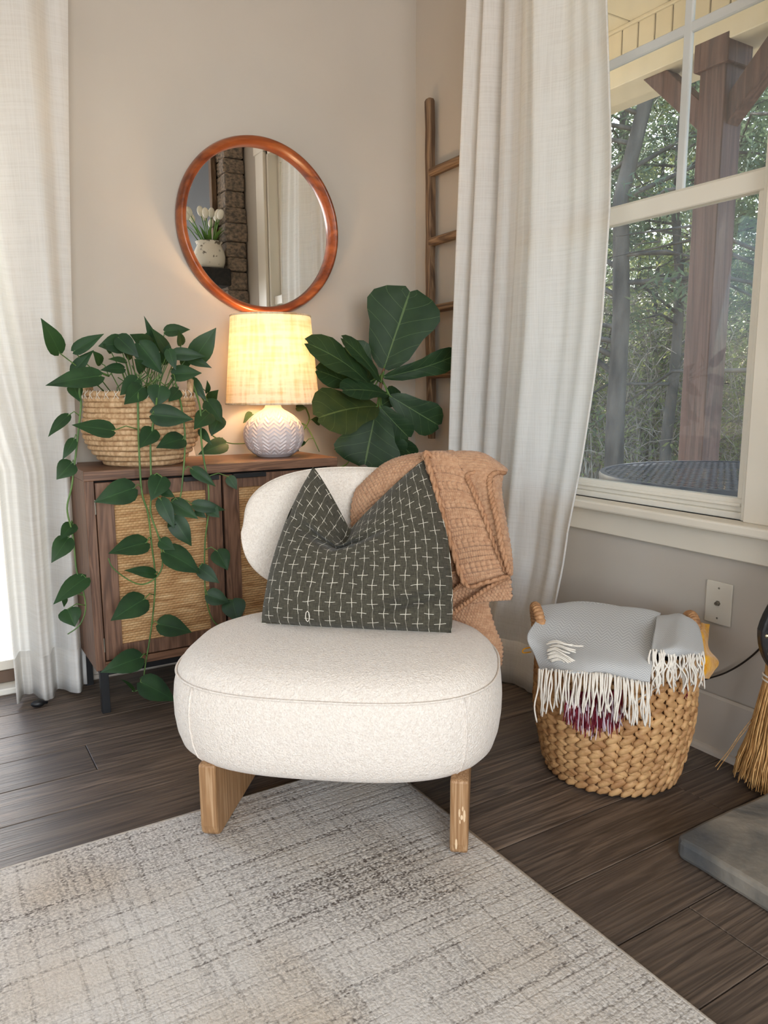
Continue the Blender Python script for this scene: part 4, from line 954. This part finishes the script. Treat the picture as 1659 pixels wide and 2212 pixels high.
for k in range(46):
    f = k / 45; u = 1405 + 112 * f + rnd.uniform(-3, 3); v = 1404 + 6 * f + rnd.uniform(-4, 8); d = -.215 + .06 * max(0, f - .45) / .55
    L = rnd.uniform(58, 100) * (1 - .25 * f); s = rnd.uniform(-16, 10)
    yarn(q, [(u, v, d - .006), (u + rnd.uniform(-8, 8), v + L * .33, d - .012), (u + s + rnd.uniform(-7, 7), v + L * .66, d - .010), (u + s + rnd.uniform(-6, 6), v + L, d - .002)], .0021)
for k in range(14):
    u, v = 1188 + rnd.uniform(-8, 5), 1388 + 3.2 * k; d = -.145
    s = rnd.uniform(45, 72); dv = (4 + rnd.uniform(-3, 5)) if k < 6 else (14 + 3.2 * (k - 6))
    yarn(q, [(u, v, d - .01), (u + s * .35, v - 4, d - .03), (u + s * .7, v + dv * .4, d - .048), (u + s, v + dv, d - .05)], .0021)
yarn(q, [(1505, 1410, -.125), (1512, 1432, -.12), (1519, 1450, -.11), (1522, 1488, -.10)], .0022); yarn(q, [(1435, 1470, -.19), (1410, 1490, -.205), (1380, 1510, -.215), (1356, 1525, -.215)], .0022)
part('fringe', q, M['fringe'], thr, kind='stuff', smooth=True)
yel = thing('yellow_blanket', 'bright yellow fleece blanket tucked in the right side of the braided basket', 'blanket', ptd(1515, 1420, D0))
q = MB(); q.grid(patch([Q_((1478, 1352, .06), (1512, 1344, .05), (1534, 1349, .05)), Q_((1482, 1372, .0), (1514, 1366, -.01), (1531, 1372, .03)), Q_((1486, 1404, -.02), (1520, 1398, -.035), (1533, 1402, .02)),
                        Q_((1488, 1436, -.05), (1526, 1420, -.075), (1553, 1428, .0)), Q_((1490, 1465, -.06), (1522, 1455, -.08), (1543, 1452, -.01)), Q_((1494, 1480, -.05), (1514, 1472, -.06), (1532, 1464, -.01))], 30, 50, lambda u, v: .004 * mnoise.noise(V((u * 5, v * 7, 4)))))
o = part('fold', q, M['yellow'], yel, smooth=True); mod(o, 'SOLIDIFY', thickness=.016, offset=-1); mod(o, 'SUBSURF', levels=1, render_levels=1)
q = MB(); yarn(q, [(1150, 1398, -.02), (1132, 1402, -.02), (1130, 1410, -.02), (1148, 1408, -.02)], .0018); part('loose_loop', q, M['yellow'], yel)
bur = thing('burgundy_throw', 'burgundy and white throw with frayed fringe hanging below the grey throw', 'blanket', ptd(1290, 1540, D0 - .2))
q = MB(); q.grid(patch([Q_((1215, 1490, -.17), (1280, 1495, -.19), (1345, 1490, -.19)), Q_((1225, 1520, -.19), (1285, 1535, -.205), (1345, 1520, -.205))], 16, 10)); o = part('hem', q, M['burg'], bur, smooth=True); mod(o, 'SOLIDIFY', thickness=.004, offset=0)
for nm, mm, cnt in (('burgundy_fringe', 'burg', 120), ('white_fringe', 'lilac', 70)):
    q = MB()
    for k in range(cnt):
        f = rnd.random(); u = 1222 + 122 * f; v = 1505 + rnd.uniform(0, 22); d = -.200 - .02 * math.sin(PI * f) + rnd.uniform(-.006, .004); L = rnd.uniform(40, 66) * (.8 + .35 * math.sin(PI * f * .9)); s = rnd.uniform(-8, 8)
        yarn(q, [(u, v, d), (u + s * .5 + rnd.uniform(-2, 2), v + L * .5, d - .008), (u + s + rnd.uniform(-3, 3), v + L, d + .002)], .0012, 4)
    for k in range(cnt // 5):
        u = rnd.uniform(1450, 1482); v = 1482 + rnd.uniform(0, 6); yarn(q, [(u, v, -.14), (u + 2, v + 9, -.145), (u + rnd.uniform(-3, 5), v + 22, -.14)], .0012, 4)
    part(nm, q, M[mm], bur, kind='stuff')

# ================================================================ RIGHT WALL SMALL THINGS
pl = thing('wall_plate', 'white cable jack wall plate on the wall below the window', 'wall plate', (0, -1.483, .422))
py0, py1, pz0, pz1 = -1.523, -1.443, .363, .481
q = MB(); q.box(-.006, 0, py0, py1, pz0, pz1); part('plate', q, M['plate'], pl, bevel=.003, seg=2)
ym, zm = (py0 + py1) / 2, (pz0 + pz1) / 2
for dz in (-.042, .042):
    q = MB(); q.ell((-.0062, ym, zm + dz), [(.0012, 0, 0), (0, .003, 0), (0, 0, .003)], 10, 6); part('screw', q, M['steel'], pl, smooth=True)
q = MB(); q.tube([(-.004, ym, zm), (-.016, ym, zm)], [.0055, .005], 12); q.tube([(-.004, ym, zm), (-.008, ym, zm)], .0075, 6); part('jack', q, M['steel'], pl)
q = MB(); P = [pt(1500, 1472, x=-.012), pt(1532, 1465, x=-.012), pt(1570, 1452, x=-.012), pt(1610, 1428, x=-.014), pt(1648, 1393, x=-.018), pt(1690, 1330, x=-.02)]
q.tube([crom(P, i / 40) for i in range(41)], .0026, 6); solo('cable', q, M['cable'], 'thin dark cable running along the wall from the basket to the broom', 'cable', P[0], smooth=True)

bc = V((-.075, -1.715, 0))
brm = thing('straw_broom', 'straw hearth broom bound with twine standing at the right edge', 'broom', bc)
q = MB(); q.tube([bc + V((.005, .01, .36)), bc + V((.03, .0, .8)), bc + V((.045, -.005, 1.02))], .013, 12); part('handle', q, M['oak'], brm, smooth=True)
q = MB()
for k in range(560):
    a = rnd.uniform(0, 2 * PI); r = math.sqrt(rnd.random()); ca, sa = r * math.cos(a), r * math.sin(a); zl = rnd.uniform(0.004, .035) if rnd.random() < .9 else rnd.uniform(.03, .06)
    wv = rnd.uniform(-.006, .006)
    q.tube([bc + V((ca * .018, sa * .040, .40)), bc + V((ca * .020, sa * .043, .295)), bc + V((ca * .032 + wv, sa * .066, .17)), bc + V((ca * .05 - wv, sa * .092 + wv, .07)), bc + V((ca * .055, sa * .104 + wv, zl))], [.0022, .0022, .0019, .0017, .0012], 4)
for k in range(2):
    z = .10 + .010 * k; q.tube([bc + V((-.005, .05, z + .09)), bc + V((-.03, .080, z + .02)), bc + V((-.045, .098, z - .03)), bc + V((-.058, .116 + .006 * k, z - .075 - .004 * k))], .0009, 4)
part('bristles', q, M['bristle'], brm, kind='stuff')
for z in (.285, .297):
    q = MB(); q.tube([bc + V((.0235 * math.cos(t), .0475 * math.sin(t), z + .003 * math.sin(t))) for t in np.linspace(0, 2 * PI, 33)], .0024, 6); part('twine', q, M['fringe'], brm, smooth=True)
bel = thing('fireplace_bellows', 'black leather bellows edged with metal studs hanging in front of the broom', 'bellows', (-.12, -1.74, .45))
oc = V((-.128, -1.762, .445)); out = [(.080 * math.cos(t) * (1 - .25 * max(0, math.sin(t))), .115 * math.sin(t)) for t in np.linspace(0, 2 * PI, 41)[:-1]]
vx = hd; vn = V((-hd.y, hd.x, 0))
q = MB(); q.prism(out, oc - vn * .014, vx, (0, 0, 1), vn, .028); part('body', q, M['leather'], bel, bevel=.006, seg=2)
for k in range(14):
    t = 2 * PI * k / 14 + .1; a_, b_ = .068 * math.cos(t) * (1 - .25 * max(0, math.sin(t))), .102 * math.sin(t)
    q = MB(); q.ell(oc + vx * a_ + V((0, 0, b_)) - vn * .0145, [vx * .0055, V((0, 0, .0055)), vn * .003], 10, 6); part('stud', q, M['brass'], bel, smooth=True)
q = MB(); q.tube([oc + V((0, 0, .11)), oc + V((0, 0, .30))], [.016, .012], 10); part('handle', q, M['mantel'], bel, smooth=True)

# hearth slab
q = MB(); n = 26; pts = []
ex = [(-.505, -1.768), (-.49, -1.752), (-.40, -1.748), (-.02, -1.752), (-.02, -3.6), (-.512, -3.6)]
poly = []
for (a0, b0), (a1, b1) in zip(ex, ex[1:] + ex[:1]):
    L = math.hypot(a1 - a0, b1 - b0); m = max(1, int(L / .05))
    for k in range(m): poly.append((a0 + (a1 - a0) * k / m + (rnd.uniform(-.004, .004) if k else 0), b0 + (b1 - b0) * k / m + (rnd.uniform(-.004, .004) if k else 0)))
q.prism(poly, (0, 0, 0.0005), (1, 0, 0), (0, 1, 0), (0, 0, 1), .046)
he = solo('hearth_slab', q, M['hearth'], 'grey slate hearth slab lying on the plank floor at lower right', 'hearth', (-.25, -2.6, 0), bevel=.010, seg=2)

# ================================================================ FIREPLACE seen in the mirror
CY0, CY1, CXF = -3.5, -1.86, -.12
chm = thing('stone_chimney', 'stacked stone chimney breast reflected in the round mirror', 'fireplace', (-.08, -2.7, 0))
q = MB(); q.box(CXF + .03, -.002, CY0 + .03, CY1 - .03, .05, H - .02); part('core', q, M['dark'], chm)
z = .052; row = 0; smesh = []
for v_ in range(5):
    q = MB(); q.box(-.5, .5, -.5, .5, -.5, .5); smesh.append(mesh('stone', q, M['stone'], bevel=.07))
while z < H - .06:
    hgt = rnd.uniform(.075, .15); hgt = min(hgt, H - .03 - z)
    def st(cx_, cy_, sx, sy):
        o = bpy.data.objects.new('stone', smesh[rnd.randrange(5)]); C.objects.link(o); o.parent = chm
        o.location = V((cx_, cy_, z + hgt / 2)) - OFF[chm.name]; o.scale = (sx, sy, hgt * .96)
    st(-.073, CY1 - .03 + rnd.uniform(-.008, .012), .122 + rnd.uniform(-.01, .02), .075)
    y = CY1 - .07
    while y > CY0 + .1:
        L = rnd.uniform(.16, .42); L = min(L, y - CY0)
        if not (z < .85 and -3.15 < y - L / 2 < -2.2): st(CXF + .025 + rnd.uniform(-.008, .008), y - L / 2, .07, L * .97)
        y -= L
    z += hgt; row += 1
q = MB(); q.box(-.325, CXF - .012, -3.45, -1.805, 1.615, 1.715); man = solo('mantel_shelf', q, M['mantel'], 'thick black wooden mantel shelf reflected in the round mirror', 'mantel', (-.2, -2.6, 1.66), bevel=.006)
fp = thing('framed_panel', 'dark glossy panel in a brown wooden frame above the mantel in the mirror reflection', 'picture frame', (-.19, -2.5, 2.2))
q = MB(); q.box(-.152, -.135, -3.2, -2.045, 1.78, 2.72); part('panel', q, M['slate'], fp)
for bx in ((-.165, -.132, -2.045, -2.0, 1.735, 2.765), (-.165, -.132, -3.245, -3.2, 1.735, 2.765), (-.165, -.132, -3.2, -2.045, 1.735, 1.78), (-.165, -.132, -3.2, -2.045, 2.72, 2.765)):
    q = MB(); q.box(*bx); part('frame_bar', q, M['ladder'], fp, bevel=.003)
tpc = V((-.228, -1.905, 1.716))
tp = thing('crackled_pot', 'round white crackled pot on the black mantel in the mirror', 'pot', tpc)
crk, nt, b_ = base('crackled_white_glaze', S(226, 220, 206), .7)
nz_ = nd(nt, 'TexNoise', {'Vector': coords(nt), 'Scale': 26, 'Detail': 4}); sp_ = nd(nt, 'SeparateXYZ', {0: coords(nt)})
top_ = nd(nt, 'MapRange', {0: sp_.outputs['Z'], 1: .10, 2: .16, 3: 0, 4: .12}).outputs[0]
nt.links.new(ramp(nt, mt(nt, 'ADD', nz_.outputs[0], top_), [(.60, S(228, 222, 208)), (.66, S(116, 106, 92))]), b_.inputs['Base Color'])
q = MB(); q.lathe([(r_ * .90, z_) for r_, z_ in [(0, 0), (.075, 0), (.092, .012), (.103, .045), (.104, .075), (.097, .105), (.082, .13), (.080, .14), (.088, .15), (.09, .157), (.082, .16), (.072, .14), (0, .13)]], 40, tpc); part('body', q, crk, tp, smooth=True)
for k in range(13):
    a = 2.399 * k; r = .055 * math.sqrt((k + .5) / 13); b0 = tpc + V((r * math.cos(a) * .8, r * math.sin(a) * .8, .135)); spread = 2.9
    hgt = .135 + .035 * (1 - (k + .5) / 13) + rnd.uniform(-.012, .012)
    tpz = tpc + V((spread * r * math.cos(a) - .01, spread * r * math.sin(a) * .7, .135 + hgt)); tpz.x = min(tpz.x, -.165 - .006 * (k % 5))
    t_ = thing('tulip', 'white tulip in the crackled pot on the mantel in the mirror', 'tulip', b0, 'white tulips in the crackled pot')
    q = MB(); q.tube([b0, (b0 + tpz) / 2 + V((0, 0, .01)), tpz], .003, 6); part('stem', q, M['tulipg'], t_, smooth=True)
    d = (tpz - b0).normalized(); e1 = d.orthogonal().normalized(); e2 = d.cross(e1)
    q = MB(); q.ell(tpz + d * .02, [e1 * .0195, e2 * .0195, d * .030], 12, 8); part('bloom', q, M['tulipw'], t_, smooth=True)
    q = leafmb(b0, b0 + V((math.cos(a) * .10, math.sin(a) * .10, .085 + rnd.uniform(0, .03))), .026, 'p', V((0, 0, 1)), .3, .2); part('leaf', q, M['tulipg'], t_, smooth=True)

# ================================================================ PORCH
PX = 1.50
po = thing('porch_roof', 'cream panelled porch ceiling and beam outside the window', 'porch', (PX, -.5, 2.6))
for k in range(32):
    y = -5.5 + k * .25; q = MB(); q.box(T + .01, PX + .0, y + .004, y + .246, 2.862, 2.876); part('ceiling_panel', q, M['cream'], po, bevel=.004)
q = MB(); q.box(T, 2.5, -5.6, 2.6, 2.88, 3.0); part('roof_deck', q, M['cream'], po)
for k in range(62):
    y = -4.0 + k * .105; q = MB(); q.box(PX, PX + .012, y + .0035, y + .1015, 2.70, 2.845); part('frieze_panel', q, M['cream'], po, bevel=.003)
q = MB(); q.box(PX - .012, PX + .02, -5.5, 2.5, 2.845, 2.862); part('cove_trim', q, M['cream'], po, bevel=.003)
q = MB(); q.box(PX - .02, PX + .19, -5.5, 2.5, 2.567, 2.70); part('beam', q, M['cream'], po, bevel=.004)
q = MB(); q.box(PX + .02, PX + .17, -5.5, 2.5, 2.70, 2.88); part('beam_core', q, M['cream'], po)
pp = thing('porch_post', 'brown stained wooden porch post with a capital block and diagonal braces', 'post', (PX + .07, -.255, -.15))
q = MB(); q.box(PX, PX + .14, -.325, -.185, -.15, 2.567); part('shaft', q, M['postwood'], pp, bevel=.004)
q = MB(); q.box(PX - .022, PX + .162, -.347, -.163, 2.475, 2.60); part('capital', q, M['postwood'], pp, bevel=.004)
def brace(s_):
    y0 = -.185 if s_ > 0 else -.325
    q = MB(); q.prism([(0, 2.215), (0, 2.35), (.235 - .02, 2.567), (.36, 2.567)], (PX + .025, y0, 0), (0, s_, 0), (0, 0, 1), (1, 0, 0), .09); part('brace', q, M['postwood'], pp, bevel=.003)
brace(1); brace(-1)
q = MB(); q.box(T, 2.4, -6, 3.5, -.3, -.15); struct('porch_deck', q, M['deck'])
q = MB(); q.box(-8, T, T, 6, -.25, -.03); struct('back_patio', q, simple('patio_stone', S(176, 158, 118), S(160, 142, 104), .85, 5))
q = MB(); G = 34
def gz(x, y): return -.55 + .10 * mnoise.noise(V((x * .15, y * .15, 0))) + .02 * max(0, x - 6)
q.grid([[V((-30 + 100 * i / G, -40 + 100 * j_ / G, gz(-30 + 100 * i / G, -40 + 100 * j_ / G))) for i in range(G + 1)] for j_ in range(G + 1)]); struct('ground', q, M['leaf_litter'], smooth=True)

# mesh patio table right outside the window
TC = V((.67, -1.12, .695)); TR_ = .50
tb = thing('patio_table', 'dark blue round metal mesh patio table right outside the window', 'table', (TC.x, TC.y, -.15))
q = MB(); sp = .032
for s_ in (1, -1):
    ex = V((math.cos(.6 + s_ * .785), math.sin(.6 + s_ * .785), 0)); ey = V((-ex.y, ex.x, 0)); k = -TR_ + sp / 2
    while k < TR_:
        hl = math.sqrt(max(0, TR_ ** 2 - k * k)); c_ = TC + ey * k
        q.bar(c_ - ex * hl, c_ + ex * hl, .013, .0009); k += sp
part('mesh_top', q, M['mesh'], tb, kind='stuff')
q = MB(); q.lathe([(TR_ - .006, .004), (TR_ + .012, .004), (TR_ + .016, -.006), (TR_ + .012, -.026), (TR_ + .004, -.028), (TR_ - .002, -.006)], 64, TC, closed=True); part('rim', q, M['mesh'], tb, smooth='auto')
for k in range(4):
    a = PI / 4 + PI / 2 * k; c_ = V((math.cos(a), math.sin(a), 0)); q = MB(); q.tube([TC + c_ * .3 + V((0, 0, -.02)), TC + c_ * .26 + V((0, 0, -.4)), V((TC.x, TC.y, -.14)) + c_ * .36], .012, 8); part('leg', q, M['mesh'], tb, smooth=True)

# ================================================================ WOODS
def tree_meshes(seed, h, r, lowest, nb, leaf_n, spread, lsz):
    R = random.Random(seed); q = MB(); f = MB()
    tk = [V((mnoise.noise(V((seed * 3.3, i * .6, 0))) * .16 * i * .5, mnoise.noise(V((seed * 7.1, i * .6, 5))) * .16 * i * .5, h * i / 9)) for i in range(10)]
    q.tube(tk, [r * (1 - .085 * i) for i in range(10)], 9)
    for b_ in range(nb):
        t = lowest + (1 - lowest) * (b_ / nb) ** .9; p = crom(tk, t); a = R.uniform(0, 2 * PI); L = spread * (1.15 - t) * R.uniform(.5, 1.1); up = R.uniform(-.1, .55)
        d = V((math.cos(a), math.sin(a), up)); e = p + d * L + V((0, 0, -.12 * L * L)); m_ = p + d * L * .5 + V((R.uniform(-.1, .1), R.uniform(-.1, .1), R.uniform(0, .1)))
        q.tube([p, m_, e], [r * .26 * (1.1 - t) + .006, r * .16 * (1.1 - t) + .005, .004], 5, cap=False)
        for s_ in range(4):
            x = R.uniform(.3, 1); bp = (p * (1 - x) + e * x) if x > .5 else (p * (1 - 2 * x) + m_ * 2 * x); tw = bp + V((R.uniform(-1, 1), R.uniform(-1, 1), R.uniform(-.3, .5))) * L * .32
            q.tube([bp, tw], [.008, .003], 4, cap=False)
            if t > lowest + .12 or R.random() < .25:
                for l_ in range(leaf_n):
                    c_ = bp + (tw - bp) * R.random() + V((R.gauss(0, .13), R.gauss(0, .13), R.gauss(0, .10))); s1 = V((R.uniform(-1, 1), R.uniform(-1, 1), R.uniform(-1, 1))).normalized() * lsz * R.uniform(.6, 1.4); s2 = s1.orthogonal().normalized() * lsz * .30
                    f.add([c_ - s1, c_ + s2, c_ + s1 * .9, c_ - s2], [(0, 1, 2, 3)])
    return q, f
protos = []
for seed, h, r, lo, nb, ln, spd, ls in ((1, 11, .115, .16, 70, 60, 2.4, .05), (2, 9, .085, .2, 60, 60, 2.0, .05), (3, 12, .11, .12, 66, 60, 2.2, .055), (4, 8, .05, .12, 50, 50, 1.7, .05)):
    q, f = tree_meshes(seed, h, r, lo, nb, ln, spd, ls)
    protos.append((mesh('trunk', q, M['twig'], smooth=True), mesh('foliage', f, M['foliage'] if seed != 4 else M['foliage2'])))
def tree(i, x, y, rz, s_, label, group=None):
    o = thing('tree', label, 'tree', (x, y, gz(x, y) - .1), group); o.rotation_euler = (0, 0, rz); o.scale = (s_,) * 3
    for nm, me in zip(('trunk', 'foliage'), protos[i]):
        c_ = bpy.data.objects.new(nm, me); C.objects.link(c_); c_.parent = o
        if nm == 'foliage': c_['kind'] = 'stuff'
    return o
def brush_mesh(seed):
    R = random.Random(seed); q = MB(); f = MB()
    for k in range(26):
        a = R.uniform(0, 2 * PI); p = V((R.gauss(0, .25), R.gauss(0, .25), 0)); hgt = R.uniform(1.0, 2.8); lean = R.uniform(.1, .9)
        m_ = p + V((math.cos(a) * lean * .4, math.sin(a) * lean * .4, hgt * .55)); e = p + V((math.cos(a) * lean * 1.2, math.sin(a) * lean * 1.2, hgt))
        q.tube([p, m_, e], [.011, .007, .003], 5, cap=False)
        for s_ in range(8):
            x = R.uniform(.2, 1); bp = p.lerp(m_, x * 2) if x < .5 else m_.lerp(e, x * 2 - 1); tw = bp + V((R.uniform(-.6, .6), R.uniform(-.6, .6), R.uniform(-.1, .5)))
            q.tube([bp, (bp + tw) / 2 + V((0, 0, .06)), tw], [.007, .005, .003], 4, cap=False)
            for l_ in range(6):
                c_ = bp.lerp(tw, R.random()) + V((R.gauss(0, .07), R.gauss(0, .07), R.gauss(0, .07))); s1 = V((R.uniform(-1, 1), R.uniform(-1, 1), R.uniform(-1, 1))).normalized() * .04; s2 = s1.orthogonal().normalized() * .018
                f.add([c_ - s1, c_ + s2, c_ + s1, c_ - s2], [(0, 1, 2, 3)])
    return q, f
brush = [brush_mesh(k) for k in (21, 22, 23)]
def along(u, dist):
    r = ray(u, 845); r = r / math.hypot(r[0], r[1]); return CAM[0] + r[0] * dist, CAM[1] + r[1] * dist
x, y = along(1335, 9.0); tree(0, x, y, .4, 1.0, 'thick pale barked tree just right of the white curtain through the window')
x, y = along(1640, 8.2); tree(1, x, y, 1.9, 1.0, 'bushy evergreen seen through the window right of the porch post')
x, y = along(1450, 10.5); tree(1, x, y, 3.0, .95, 'slim evergreen seen through the window just left of the porch post')
x, y = along(1410, 13); tree(3, x, y, 1.0, 1.0, 'low yellow green tree between the slim trunks left of the porch post')
x, y = along(1325, 13.5); tree(2, x, y, 2.2, 1.05, 'tall long branched evergreen at the edge of the white curtain in the upper sash')
KL = ['evergreen with a straight grey trunk standing in the woods beyond the porch', 'small bushy evergreen standing in the woods beyond the porch', 'tall evergreen with long side branches standing in the woods beyond the porch', 'low yellow green tree standing in the woods beyond the porch']
KG = ['straight grey trunked evergreens of the woods', 'small bushy evergreens of the woods', 'tall long branched evergreens of the woods', 'low yellow green trees of the woods']
R2 = random.Random(11); placed = [along(1335, 9.0), along(1640, 8.2), along(1450, 10.5), along(1410, 13)]
for k in range(400):
    ang = R2.uniform(math.radians(8), math.radians(72)); ds = R2.uniform(10, 21)
    x, y = CAM[0] + math.cos(ang) * ds, CAM[1] + math.sin(ang) * ds
    if x < 5 or len(placed) > 25 or any((x - a) ** 2 + (y - b_) ** 2 < 5.0 for a, b_ in placed): continue
    placed.append((x, y)); i = R2.choice([0, 1, 2, 2, 3]); tree(i, x, y, R2.uniform(0, 6.28), R2.uniform(.85, 1.2), KL[i], KG[i])
far = [tree_meshes(31, 7, .09, .1, 56, 16, 2.2, .08), tree_meshes(32, 5.5, .06, .08, 50, 16, 1.9, .075)]
qt, qf = MB(), MB()
def stamp(dst, src, x, y, z, a, sc_):
    c_, s_ = math.cos(a) * sc_, math.sin(a) * sc_; dst.add([(x + p[0] * c_ - p[1] * s_, y + p[0] * s_ + p[1] * c_, z + p[2] * sc_) for p in src.v], src.f)
for k in range(46):
    ang = math.radians(6 + 68 * (k + R2.uniform(-.4, .4)) / 46); ds = R2.uniform(15, 30)
    x, y = CAM[0] + math.cos(ang) * ds, CAM[1] + math.sin(ang) * ds; a, sc_ = R2.uniform(0, 6.28), R2.uniform(.9, 1.3)
    for d_, s_ in zip((qt, qf), far[k % 2]): stamp(d_, s_, x, y, gz(x, y) - .1, a, sc_)
dw = thing('distant_woods', 'mass of distant evergreens and trunks filling the background beyond the nearer trees', 'woods', (12, 6, -.5), None, 'stuff')
part('trunks', qt, M['twig'], dw, kind='stuff', smooth=True); part('foliage', qf, M['foliage'], dw, kind='stuff')
qt, qf = MB(), MB()
for k in range(60):
    ang = R2.uniform(math.radians(14), math.radians(66)); ds = R2.uniform(11, 20)
    x, y = CAM[0] + math.cos(ang) * ds, CAM[1] + math.sin(ang) * ds
    if x < 4: continue
    a, sc_ = R2.uniform(0, 6.28), R2.uniform(.7, 1.2)
    for d_, s_ in zip((qt, qf), brush[k % 3]): stamp(d_, s_, x, y, gz(x, y) - .05, a, sc_)
ug = thing('undergrowth', 'tangle of bare twigs in a sunlit pale colour and sparse leaves between the tree trunks', 'undergrowth', (8, 4, -.5), None, 'stuff')
part('twigs', qt, M['sunlitbark'], ug, kind='stuff', smooth=True); part('foliage', qf, M['foliage2'], ug, kind='stuff')
